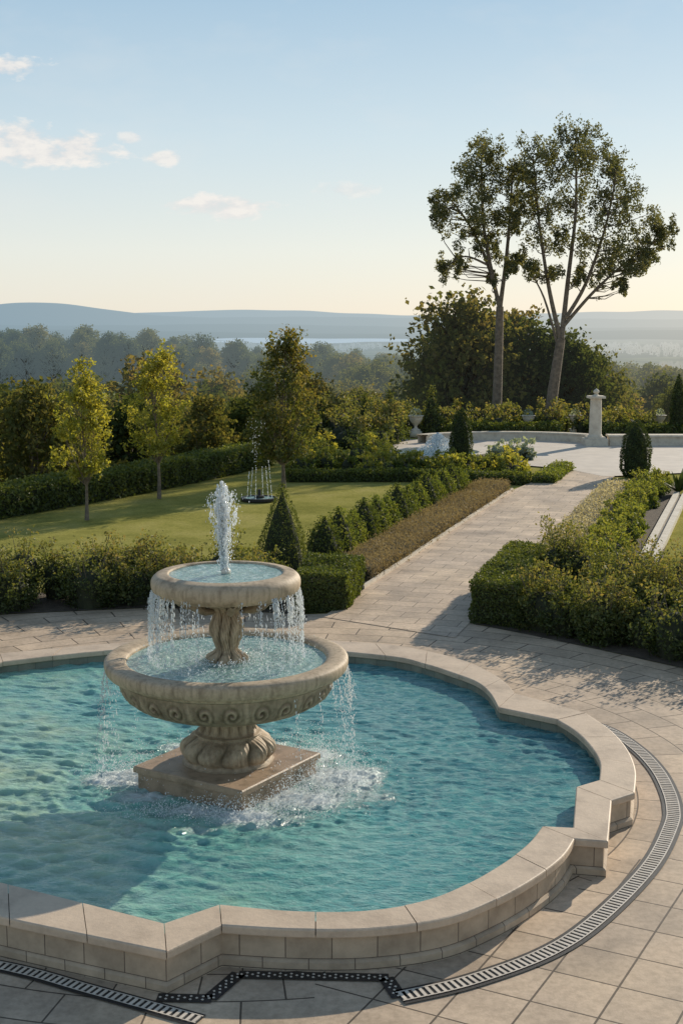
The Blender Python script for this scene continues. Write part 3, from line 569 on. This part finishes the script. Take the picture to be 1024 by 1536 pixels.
def tree(name,loc,height,cb,prof,nclump,per,lsize,mt,seed,tr,cl=.3,lean=(0,0),tilt=.55,coll=SC,sub=6,flat=.8):
    """tapered trunk, limbs to each clump, leaf clumps through the crown volume"""
    rng=np.random.default_rng(seed); b=B(); x,y,z0=(0,0,0)
    k=9; tt=np.linspace(0,1,k); tp=np.stack([lean[0]*tt+.02*height*np.sin(tt*5+seed)*tt,lean[1]*tt+.02*height*np.cos(tt*4+seed)*tt,tt*height*.9],-1)
    v,f=tube(tp,[tr*(1.35 if i==0 else 1)*(1-.85*t) for i,t in enumerate(tt)],9); b.add(v,f,1)
    prof=np.asarray(prof,float)
    for c in range(nclump):
        t=rng.uniform(0,1); R=np.interp(t,prof[:,0],prof[:,1]); 
        if rng.random()>R/prof[:,1].max()+.25: continue
        a=rng.uniform(0,6.283); r=R*math.sqrt(rng.uniform(.08,1)); z=cb+t*(height-cb)
        zz=z/ (height*.9); bx=np.interp(zz,tt,tp[:,0]); by=np.interp(zz,tt,tp[:,1])
        cc=np.array([bx+r*math.cos(a),by+r*math.sin(a),z])
        zs=max(cb*.75,z-r*tilt*2-.2); s0=np.array([np.interp(zs/(height*.9),tt,tp[:,0]),np.interp(zs/(height*.9),tt,tp[:,1]),min(zs,height*.88)])
        mid=(s0+cc)/2+rng.normal(0,.05*height/5,3); v,f=tube([s0,mid,cc],[tr*.28*(1-.5*t),tr*.18,tr*.06],5); b.add(v,f,1)
        sc=cc+rng.normal(0,1,(sub,3))*cl*[1,1,flat]
        q=(sc[:,None,:]+rng.normal(0,1,(sub,per//sub,3))*cl*.42).reshape(-1,3)
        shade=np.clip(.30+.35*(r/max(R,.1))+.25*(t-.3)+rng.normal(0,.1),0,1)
        leaves(b,q,lsize,rng,0,None,np.full(len(q),shade),asp=.6)
    return b.obj(name,[mt,M_BARK],loc=loc,coll=coll)
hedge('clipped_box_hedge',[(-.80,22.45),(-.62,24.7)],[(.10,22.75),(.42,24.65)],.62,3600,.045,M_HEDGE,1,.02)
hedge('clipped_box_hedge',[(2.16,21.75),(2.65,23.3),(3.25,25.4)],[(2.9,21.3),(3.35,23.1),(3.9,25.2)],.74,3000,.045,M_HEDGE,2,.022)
rng=np.random.default_rng(21)
cs=[]
for k in range(42):
    x=-9.2+rng.uniform(0,1)*8.1; row=k%2; y=np.interp(x,[-9,-5.85,-3.41,-1.2],[21.8,22.85,23.35,23.1])+row*.75+rng.normal(0,.08); s=rng.uniform(.75,1.2)
    if x>-1.5 and row==0: x-=.4
    cs.append((x,y,(.28+.14*row)*s,.46*s,.46*s))
shrubs('flowering_shrub',cs,M_SHRUB,1500,.06,5)
cs=[]
for k in range(50):
    t=rng.uniform(0,1); u=(k%3)/2+rng.uniform(-.12,.12); s=rng.uniform(.85,1.2)
    p0=np.array([3.0,21.3])*(1-t)+np.array([6.6,17.5])*t; p1=np.array([3.9,24.3])*(1-t)+np.array([7.8,20.6])*t; p=p0+(p1-p0)*np.clip(u,0,1)
    cs.append((p[0]+.12,p[1]+.12,(.30+.16*u)*s*(1-.15*t),.48*s,(.52-.08*t)*s))
shrubs('flowering_shrub',cs,M_SHRUB,1700,.06,6)
sheet('planting_bed',[(2.2,21.7),(3.96,19.92),(4.95,18.82),(6.5,17.05),(8.5,20),(4.6,24.6),(3.2,25.4)],.004,M_SOIL)
sheet('planting_bed',[(-.8,22.4),(-2.1,22.82),(-3.41,22.93),(-5.85,22.4),(-9,21.25),(-9,22.8),(-5.8,24.2),(-3.4,24.5),(-.7,24.4)],.004,M_SOIL)
topiary('cone_topiary',-1.18,26.3,[(.40,0),(.52,.12),(.50,.3),(.40,.75),(.26,1.2),(.12,1.55),(.015,1.8)],M_HEDGE,9000,.045,3)
for k in range(14):
    t=k/13; x=-.35+t*3.7; y=27.6+t*10.4; s=1+.12*math.sin(k*2.3)
    topiary('boxwood_bush',x,y,[(.22*s,0),(.34*s,.15),(.34*s,.35*s),(.24*s,.62*s),(.12*s,.82*s),(.01,.95*s)],M_LIME if k%3 else M_HEDGE,2400,.07,20+k,.06)
hedge('lavender_border',[pp(1.2,-.95),pp(15.6,-.95)],[pp(1.2,-.08),pp(15.6,-.08)],.30,1500,.07,M_LAV,7,.05,asp=.2,nb=.1,hb=.12)
sheet('planting_bed',[pp(.6,-1.9),pp(.6,-.02),pp(15.8,-.02),pp(15.8,-1.9)],.004,M_SOIL)
b=B(); v,f=box(0,15.4,-.03,.03,-.05,.07); b.add(rotz(v,PA,pp(.4,-.03)),f); b.obj('path_kerb',M_PALE)
sheet('gravel_bed',[pp(2.2,2.5),pp(2.2,5.2),pp(19.5,4.6),pp(19.5,2.5)],.003,M_SOIL)
hedge('white_flower_border',[pp(3.4,2.52),pp(17.5,2.52)],[pp(3.4,3.3),pp(17.5,3.2)],.16,1500,.06,leafmat('white_flower_leaves',[(.2,(.16,.15,.10)),(.45,(.34,.31,.26)),(.8,(.62,.57,.50))],.3),9,.05,asp=.6,nb=.2)
rng=np.random.default_rng(61); cs=[]
for k in range(64):
    s=rng.uniform(0,1); o=3.6+rng.uniform(0,.6); x,y=pp(3.2+s*14.4,o); q=rng.uniform(.65,1.05); cs.append((x,y,.16*q,.34*q,.31*q))
shrubs('garden_hedge',cs,M_LIME,900,.07,10)
b=B()
for o0,o1,z1,mm in [(4.62,4.78,.10,0),(4.86,5.02,.10,0),(4.78,4.86,.03,1)]:
    a0=np.array(pp(1.6,o0)); L=14.5; v,f=box(0,L,-(o1-o0),0,-.05,z1); b.add(rotz(v,PA,a0),f,mm)
b.obj('stone_edging',[M_PALE,M_DARK])
hp=[(-16,22.5),(-12,28.0),(-8.68,33.53),(-7.02,36.4),(-5.41,39.31),(-3.9,42.6),(-2.4,46.2)]; hq=[(x-1.0,y+.75) for x,y in hp]
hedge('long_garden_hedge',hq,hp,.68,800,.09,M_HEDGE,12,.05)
hedge('low_garden_hedge',[(-1.7,41.4),(2.0,41.5),(5.6,40.6)],[(-1.7,42.0),(2.0,42.1),(5.9,41.3)],.30,900,.08,M_HEDGE,13,.04)
hedge('low_garden_hedge',[(5.9,41.0),(6.7,43.2),(7.2,44.7)],[(6.6,40.9),(7.2,43.0),(7.75,44.6)],.25,900,.08,M_LIME,14,.04)
hedge('low_garden_hedge',[(2.2,44.4),(4.0,45.2),(5.6,45.8)],[(2.4,43.8),(4.2,44.6),(6.0,45.3)],.30,900,.08,M_HEDGE,15,.04)
rng=np.random.default_rng(31)
for mt_,nn_,sd_,tag in ((M_LIME,46,32,'flower_bed_shrubs'),(M_YELLOW,18,34,'flower_bed_shrubs')):
    cs=[]
    for k in range(nn_):
        x=rng.uniform(-1.8,6.0); y=rng.uniform(42.3,44.0 if x>1.5 else 51.); s=rng.uniform(.5,1.2); cs.append((x,y,.16*s,.42*s,.38*s))
    shrubs(tag,cs,mt_,480,.10,sd_)
cs=[(rng.uniform(-2.2,2.3),rng.uniform(51,60),.3,rng.uniform(.6,1.0),rng.uniform(.5,1.1)) for k in range(26)]+[(rng.uniform(1,20),rng.uniform(58,62.5),.3,rng.uniform(.5,.9),rng.uniform(.4,.8)) for k in range(44)]
shrubs('background_shrubs',cs,M_SHRUB,420,.14,33)
hedge('low_garden_hedge',[(4.6,56.8),(9.4,57.2)],[(4.6,57.6),(9.4,58)],.55,500,.12,M_HEDGE,16,.05)
hedge('low_garden_hedge',[(10.8,57.3),(22,57.0)],[(10.8,58),(22,58)],.5,500,.12,M_HEDGE,17,.05)
topiary('cypress_tree',4.0,44.6,[(.22,0),(.36,.25),(.37,.9),(.30,1.5),(.16,1.85),(.02,2.05)],M_CYP,6000,.07,41)
topiary('cypress_tree',9.45,42.7,[(.30,0),(.45,.25),(.46,.8),(.38,1.3),(.2,1.65),(.02,1.85)],M_CYP,7000,.07,42)
topiary('cypress_tree',14.5,57.6,[(.2,0),(.30,.4),(.31,1.2),(.22,2.0),(.02,2.7)],M_CYP,5000,.09,43)
for x,y,h,r_ in [(1.0,57.5,1.9,.5),(2.1,58.5,2.0,.5),(3.9,58,2.2,.55),(1.6,59.5,1.5,.5),(-.9,58.5,1.7,.5)]:
    topiary('small_conifer',x,y,[(r_,0),(r_*.95,.3),(r_*.6,h*.5),(r_*.25,h*.8),(.02,h)],M_SHRUB,2600,.13,int(x*10+80),.08)
yp=[(0,.35),(.18,.85),(.45,.8),(.75,.45),(1,.08)]
tree('young_tree',(-6.42,33.3,0),3.95,1.15,[(t,r*.86) for t,r in yp],75,110,.085,M_YELLOW,51,.045,cl=.13,tilt=.9)
tree('young_tree',(-5.15,37.4,0),4.3,1.3,[(t,r*.88) for t,r in yp],70,110,.09,M_YELLOW,52,.05,cl=.14,tilt=.9)
tree('garden_tree',(-1.74,39.8,0),4.5,.9,[(0,.5),(.25,1.05),(.6,.95),(.85,.5),(1,.15)],90,130,.10,M_MID,53,.06,cl=.2,tilt=.9)
# tall pair of trees
S_=.0306
def W2(px,py,x0): return ((px-512)*.0308-x0, 5+(482-py)*S_)
def talltree(name,x0,y0,limbs,clumps,seed):
    rng=np.random.default_rng(seed); b=B(); nodes=[]
    for pts,r0,r1 in limbs:
        p=[];dy=rng.uniform(-1.2,1.2)
        for i,(a,c) in enumerate(pts):
            x,z=W2(a,c,x0); p.append((x,dy*i*.35 if len(nodes) else 0.,z))
        p=smoothprof(p,5); rr=np.linspace(r0,r1,len(p)); v,f=tube(p,rr,10); b.add(v,f,1); nodes+=list(p)
    nodes=np.array(nodes)
    for (a,c,r) in clumps:
        x,z=W2(a,c,x0); R=r*.031
        for q in range(7):
            cc=np.array([x+np.clip(rng.normal(0,.55),-1,1)*R,rng.normal(0,1.0),z+np.clip(rng.normal(0,.7),-1.3,1.3)*R])
            low=nodes[nodes[:,2]<cc[2]-.15]; low=low if len(low) else nodes; nd=low[np.argmin(np.linalg.norm(low-cc,axis=1))]
            v,f=tube([nd,(nd+cc)/2+rng.normal(0,.10,3)-[0,0,.05],cc],[.028,.018,.007],4); b.add(v,f,1)
            sub=8; sc=cc+rng.normal(0,1,(sub,3))*R*[.28,.3,.42]
            qq=(sc[:,None,:]+rng.normal(0,1,(sub,20,3))*R*[.15,.15,.17]).reshape(-1,3)
            leaves(b,qq,.12,rng,0,None,np.repeat(np.clip(rng.normal(.5,.22,sub),0,1),20),asp=.55)
    return b.obj(name,[M_BIG,M_BARK],loc=(x0,y0,0))
talltree('tall_tree',7.2,62.,[([(745,660),(747,560),(748,462)],.25,.17),([(748,465),(732,405),(705,345),(672,300)],.11,.03),([(738,425),(722,340),(718,245)],.10,.03),([(748,465),(757,390),(763,310),(765,255)],.11,.03),([(728,400),(695,388),(668,402)],.06,.02)],
 [(722,236,18),(705,255,20),(738,252,18),(690,280,20),(665,305,18),(715,285,22),(745,290,18),(655,325,14),(680,322,20),(720,325,20),(748,340,16),(700,355,18),(668,405,14),(690,397,12),(728,375,16),(766,345,14),(768,300,15),(765,258,15),(755,400,12),(738,420,8),(770,395,10)],61)
talltree('tall_tree',9.5,60.5,[([(815,665),(822,590),(832,510)],.30,.20),([(832,512),(815,440),(800,350),(790,255)],.12,.03),([(833,510),(842,420),(852,320),(850,222)],.13,.03),([(838,480),(865,430),(890,350),(905,262)],.10,.03),([(836,490),(880,440),(930,395),(980,362)],.09,.02),([(828,520),(808,450),(785,405)],.07,.02)],
 [(848,222,20),(830,238,18),(872,236,20),(790,242,20),(808,260,20),(775,275,18),(850,262,22),(885,260,20),(905,270,20),(925,295,18),(785,308,20),(815,312,20),(850,315,20),(885,315,22),(912,330,20),(938,343,20),(960,350,15),(974,360,12),(795,355,20),(830,360,16),(862,365,20),(898,375,20),(928,385,20),(948,398,15),(932,412,13),(898,412,15),(783,398,14),(810,412,12),(858,415,10),(916,432,8),(955,374,14)],62)
# forest prototypes, instanced
PC=bpy.data.collections.new('forest_tree_prototypes'); PF=bpy.data.collections.new('far_tree_prototypes')
shp=[[(0,1.6),(.3,2.7),(.6,2.5),(.85,1.5),(1,.4)],[(0,1.2),(.35,2.2),(.6,1.9),(.85,.9),(1,.2)],[(0,2.0),(.3,2.9),(.65,2.6),(.9,1.6),(1,.6)]]
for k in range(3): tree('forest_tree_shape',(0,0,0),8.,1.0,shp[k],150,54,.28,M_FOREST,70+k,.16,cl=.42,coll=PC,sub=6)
for k in range(2): tree('far_tree_shape',(0,0,0),8.,.5,shp[k],50,16,.85,M_FARF,90+k,.16,cl=.6,coll=PF,sub=4)
def scatter(name,pts,sc,coll,seed=0):
    rng=np.random.default_rng(seed); me=bpy.data.meshes.new(name); me.vertices.add(len(pts)); me.vertices.foreach_set('co',np.asarray(pts,np.float32).ravel())
    a=me.attributes.new('isc','FLOAT','POINT'); a.data.foreach_set('value',np.asarray(sc,np.float32))
    a=me.attributes.new('irot','FLOAT','POINT'); a.data.foreach_set('value',rng.uniform(0,6.28,len(pts)).astype(np.float32))
    o=bpy.data.objects.new(name,me); SC.objects.link(o)
    ng=bpy.data.node_groups.new(name+'_scatter','GeometryNodeTree'); ng.interface.new_socket('Geometry',in_out='INPUT',socket_type='NodeSocketGeometry'); ng.interface.new_socket('Geometry',in_out='OUTPUT',socket_type='NodeSocketGeometry')
    gi=ng.nodes.new('NodeGroupInput'); go=ng.nodes.new('NodeGroupOutput'); ip=ng.nodes.new('GeometryNodeInstanceOnPoints'); ci=ng.nodes.new('GeometryNodeCollectionInfo')
    ci.inputs[0].default_value=coll; ci.inputs[1].default_value=True; ci.inputs[2].default_value=True
    n1=ng.nodes.new('GeometryNodeInputNamedAttribute'); n1.data_type='FLOAT'; n1.inputs[0].default_value='isc'
    n2=ng.nodes.new('GeometryNodeInputNamedAttribute'); n2.data_type='FLOAT'; n2.inputs[0].default_value='irot'
    cx=ng.nodes.new('ShaderNodeCombineXYZ'); l=ng.links.new
    l(gi.outputs[0],ip.inputs['Points']); l(ci.outputs[0],ip.inputs['Instance']); ip.inputs['Pick Instance'].default_value=True
    l(n2.outputs[0],cx.inputs[2]); l(cx.outputs[0],ip.inputs['Rotation']); l(n1.outputs[0],ip.inputs['Scale']); l(ip.outputs[0],go.inputs[0])
    md=o.modifiers.new('scatter','NODES'); md.node_group=ng; return o
rng=np.random.default_rng(77)
P_=[];S=[]
for k in range(900):
    y=rng.uniform(40,150); x=rng.uniform(-.32*y-6,.34*y+6)
    d=y-float(yb(x))
    if d<(9 if x<4 else 6): continue
    if x<-12 and y>118: continue
    if any((x-q[0])**2+(y-q[1])**2<(2.9)**2 for q in P_): continue
    z=float(tz(x,y)); top=4.1-.050*y+rng.normal(0,.6)+(.5*sn(np.array(x/6.),np.array(y/9.),3))
    if x>-4: top+=.4
    h=max(top-z,3.); P_.append((x,y,z-.2)); S.append(h/8.)
P_+= [(6.2,70,-3),(7.2,71.5,-3),(5.5,72.5,-3.5),(10.4,71,-3),(12.0,70,-3),(9.4,73,-3.),(13.2,72,-3.5)]; S+=[1.12,1.06,.98,.95,.86,1.08,.85]
scatter('forest',P_,S,PC,1)
P_=[];S=[];P2=[];S2=[]
for k in range(1700):
    y=150+rng.uniform(0,1)**1.3*450; x=rng.uniform(-.32,.36)*y
    if ((x+40)/16)**2+((y-190)/36)**2<1: continue
    if y<205 and x<-12 : continue
    z=float(tz(x,y)); h=rng.uniform(5.5,9.5)
    if y<380: P_.append((x,y,z-.3)); S.append(h/8.)
    else: P2.append((x,y,z-.3)); S2.append(h/8.)
scatter('distant_forest',P_,S,PC,2); scatter('distant_forest',P2,S2,PF,4)
P_=[];S=[]
for k in range(4500):
    y=600+rng.uniform(0,1)**1.6*2500; x=rng.uniform(-.32,.34)*y
    if sn(np.array(x/260.),np.array(y/420.),15)<-.15: continue
    P_.append((x,y,float(tz(x,y))-.5)); S.append(rng.uniform(8,13)/8.)
scatter('far_woodland',P_,S,PF,3)
# ------------------------------------------------------------ garden ornaments
pl=empty('stone_pillar',(10.2,53.6,0))
b=B(); v,f=bevbox(.45,.45,0,.28); b.add(v,f); v,f=bevbox(.36,.36,.28,.36); b.add(v,f); b.obj('base',M_PALE,False,pl)
b=B(); v,f=lathe(smoothprof([(.30,.36),(.29,.42),(.255,.50),(.245,1.2),(.225,1.85),(.26,1.9)],5),28,mod=lambda T,Z,R:-.012*np.abs(np.cos(T*8))); b.add(v,f); b.obj('shaft',M_PALE,True,pl)
b=B(); v,f=bevbox(.33,.33,1.9,1.99); b.add(v,f); v,f=lathe(smoothprof([(.2,1.99),(.1,2.03),(.07,2.07),(.12,2.13),(.11,2.2),(.04,2.26),(.001,2.3)],4),20); b.add(v,f); b.obj('cap_and_finial',M_PALE,False,pl)
b=B(); v,f=box(10.75,22,53.4,53.9,0,.35); b.add(v,f); v,f=box(10.7,22,53.32,53.98,.353,.43); b.add(v,f); b.obj('low_stone_wall',M_PALE)
th=np.linspace(.15*math.pi,.85*math.pi,40); b=B()
for r0,r1,z0,z1 in [(3.0,3.3,0,.3),(2.95,3.35,.303,.36)]:
    k=len(th); rows=[(r0,z0),(r0,z1),(r1,z1),(r1,z0)]; V=np.concatenate([np.stack([6.8+r*1.25*np.cos(th),53.2+r*.9*np.sin(th),np.full(k,z)],-1) for r,z in rows])
    i=np.arange(3)[:,None]*k; j=np.arange(k-1)[None]; b.add(V,np.stack([i+j,i+j+1,i+k+j+1,i+k+j],-1).reshape(-1,4))
b.obj('curved_terrace_wall',M_PALE)
for x,y,s in [(8.2,58.6,.8),(10.3,58.8,.8),(14.0,58.8,.8),(3.2,57.5,.9)]:
    v,f=lathe(np.array(smoothprof([(.22,0),(.22,.08),(.1,.14),(.08,.25),(.2,.4),(.3,.55),(.33,.68),(.38,.72),(.36,.76),(.2,.74),(.001,.74)],4))*s,24,(x,y)); b=B(); b.add(v+[0,0,.25],f,0); v,f=bevbox(.25,.25,0,.25); b.add(v+[x,y,0],f,0)
    rg=np.random.default_rng(int(x*9)); c=rg.normal(0,1,(160,3)); c/=np.linalg.norm(c,axis=1)[:,None]; leaves(b,c*.25*s+[x,y,.25+.85*s],.1,rg,1,c); b.obj('stone_urn',[M_PALE,M_GREY],True)
sf=empty('plaza_fountain',(3.5,48.3,0))
b=B(); v,f=lathe([(1.75,0),(1.75,.2),(1.8,.21),(1.8,.27),(1.5,.27),(1.5,.1)],60); b.add(v,f); b.obj('basin',M_PALE,False,sf)
b=B(); v,f=disc(1.55,.2,60,20,.01,8,6); b.add(v,f); b.obj('basin_water',M_BOWL,True,sf)
b=B(); rng=np.random.default_rng(91); n=2600; a=rng.uniform(0,6.28,n); rr=np.abs(rng.normal(0,.5,n)); hh=rng.uniform(0,1,n)*.75*np.exp(-(rr/.6)**2)+.2
drops(b,np.stack([rr*np.cos(a),rr*np.sin(a),hh],-1),rng.uniform(.01,.025,n)); b.obj('foaming_water',M_DROP,True,sf)
shrubs('silver_shrub',[(5.9,47.3,.2,.45,.4),(6.6,47.9,.2,.4,.35),(5.4,46.9,.15,.35,.3)],M_GREY,600,.14,95)
lf=empty('lawn_water_jets',(-2.3,37.1,0))
b=B(); v,f=lathe([(.52,0),(.52,.07),(.50,.08),(.44,.08),(.44,.03)],40); b.add(v,f); v,f=lathe([(.14,0),(.14,.12),(.05,.14),(.04,.3),(.0,.3)],16); b.add(v,f); b.obj('basin',M_DARK,False,lf)
b=B(); v,f=disc(.45,.055,40,8,.003,5); b.add(v,f); b.obj('basin_water',M_BOWL,True,lf)
b=B(); rng=np.random.default_rng(93)
for k in range(6):
    a=k/6*6.28+.3; r0=.36; top=rng.uniform(.75,1.05); n=60; t=rng.uniform(0,1,n)
    drops(b,np.stack([r0*math.cos(a)*(1-.25*t)+rng.normal(0,.006,n),r0*math.sin(a)+rng.normal(0,.006,n),.06+t*top],-1),rng.uniform(.003,.007,n),rng.uniform(2,6,n))
n=90; t=rng.uniform(0,1,n)**.8; drops(b,np.stack([rng.normal(0,.03+.10*t,n)-.1,rng.normal(0,.05,n),.9+t*1.4],-1),rng.uniform(.003,.007,n),rng.uniform(1.5,4,n))
b.obj('jets',M_DROP,True,lf)
b=B(); rng=np.random.default_rng(97)
for k in range(34):
    a=rng.uniform(0,6.28); L=rng.uniform(.5,1.); el=rng.uniform(.5,1.4); d=np.array([math.cos(a)*math.cos(el),math.sin(a)*math.cos(el),math.sin(el)]); s=np.array([-d[1],d[0],0]); s/=np.linalg.norm(s)+1e-9
    p0=np.array([0,0,.05]); p1=d*L*.55; p2=d*L+[0,0,-.12*L]; w=.05
    b.add([p0-s*w*.6,p0+s*w*.6,p1+s*w,p1-s*w,p2],[(0,1,2,3)],0,[.3]*5); b.add([p1-s*w,p1+s*w,p2],[(0,1,2)],0,[.4]*3)
b.obj('agave_plant',[M_CYP],loc=(9.75,38.3,0))
# ------------------------------------------------------------ world, sun, camera
w=bpy.data.worlds.new('World'); bpy.context.scene.world=w; w.use_nodes=True; nt=w.node_tree; bg=nt.nodes['Background']
sky=nt.nodes.new('ShaderNodeTexSky'); sky.sky_type='NISHITA'; sky.sun_disc=False; sky.sun_elevation=rad(SUN_EL); sky.sun_rotation=rad(SUN_AZ); sky.air_density=1.0; sky.dust_density=.5; sky.ozone_density=1.5
tc=nt.nodes.new('ShaderNodeTexCoord'); s=nt.nodes.new('ShaderNodeSeparateXYZ'); nt.links.new(tc.outputs['Generated'],s.inputs[0])
veil=ramp(nt,s.outputs[2],[(0,(.87,.83,.74)),(.05,(.84,.86,.82)),(.13,(.65,.77,.83)),(.26,(.34,.54,.72)),(.6,(.19,.29,.43)),(1,(.14,.22,.35))])
vs_=N(nt,'ShaderNodeVectorMath',operation='SCALE'); nt.links.new(veil,vs_.inputs[0]); vs_.inputs['Scale'].default_value=10.
c=mix(nt,.8,sky.outputs[0],vs_.outputs[0])
yy=M(nt,'MAXIMUM',s.outputs[1],.05); u=M(nt,'DIVIDE',s.outputs[0],yy); v_=M(nt,'DIVIDE',s.outputs[2],yy)
cb=nt.nodes.new('ShaderNodeCombineXYZ'); nt.links.new(u,cb.inputs[0]); nt.links.new(M(nt,'MULTIPLY',v_,2.2),cb.inputs[1])
n1=noise(nt,cb.outputs[0],42,6,.60); n2=noise(nt,cb.outputs[0],9,4,.6)
tot=None
for cu,cv,a,bb,g in [(-.215,.120,.052,.009,1.),(-.235,.130,.026,.012,1.),(-.195,.126,.020,.010,1.),(-.265,.126,.03,.014,1.),(-.245,.181,.028,.007,.95),(-.091,.083,.038,.007,1.),(-.078,.080,.018,.008,1.),(-.130,.117,.012,.005,.9),(-.154,.131,.008,.004,.7),(.004,.094,.022,.005,.5)]:
    e=M(nt,'ADD',M(nt,'POWER',M(nt,'ABSOLUTE',M(nt,'DIVIDE',M(nt,'SUBTRACT',u,cu),a)),2.),M(nt,'POWER',M(nt,'ABSOLUTE',M(nt,'DIVIDE',M(nt,'SUBTRACT',v_,cv),bb)),2.))
    q=M(nt,'SUBTRACT',1.3,M(nt,'MULTIPLY',e,.8)); q=M(nt,'ADD',q,M(nt,'MULTIPLY',M(nt,'SUBTRACT',n1,.53),5.)); q=M(nt,'MULTIPLY',M(nt,'MULTIPLY',q,1.,clamp=True),g)
    tot=q if tot is None else M(nt,'MAXIMUM',tot,q)
ccol=ramp(nt,M(nt,'MULTIPLY_ADD',M(nt,'SUBTRACT',n1,.5),2.2,.5,clamp=True),[(.2,(.72,.72,.73)),(.7,(.92,.88,.83))])
cs_=N(nt,'ShaderNodeVectorMath',operation='SCALE'); nt.links.new(ccol,cs_.inputs[0]); cs_.inputs['Scale'].default_value=10.
c=mix(nt,M(nt,'MULTIPLY',tot,.9),c,cs_.outputs[0])
wisps=ramp(nt,n2,[(.5,(0,0,0)),(.75,(.15,.15,.15))]); c=mix(nt,wisps,c,(8.5,8.3,8.0))
nt.links.new(c,bg.inputs[0]); bg.inputs[1].default_value=.10
sd=bpy.data.lights.new('sun','SUN'); sd.energy=5.0; sd.angle=rad(.5); sd.color=(1,.89,.73); so=bpy.data.objects.new('sun',sd); SC.objects.link(so)
dirv=Vector((math.sin(rad(SUN_AZ))*math.cos(rad(SUN_EL)),math.cos(rad(SUN_AZ))*math.cos(rad(SUN_EL)),math.sin(rad(SUN_EL))))
so.rotation_euler=dirv.to_track_quat('Z','Y').to_euler(); so.location=(10,20,20)
cam=bpy.data.cameras.new('camera'); co=bpy.data.objects.new('camera',cam); SC.objects.link(co); bpy.context.scene.camera=co
cam.sensor_fit='VERTICAL'; cam.sensor_height=36; cam.sensor_width=24; cam.lens=36*2000/1536; cam.clip_start=.1; cam.clip_end=30000
co.location=(0,0,5); co.rotation_euler=(math.pi/2-math.atan(288/2000),0,0)
vs=bpy.context.scene.view_settings; vs.view_transform='Standard'; vs.look='None'; vs.exposure=0; vs.gamma=1
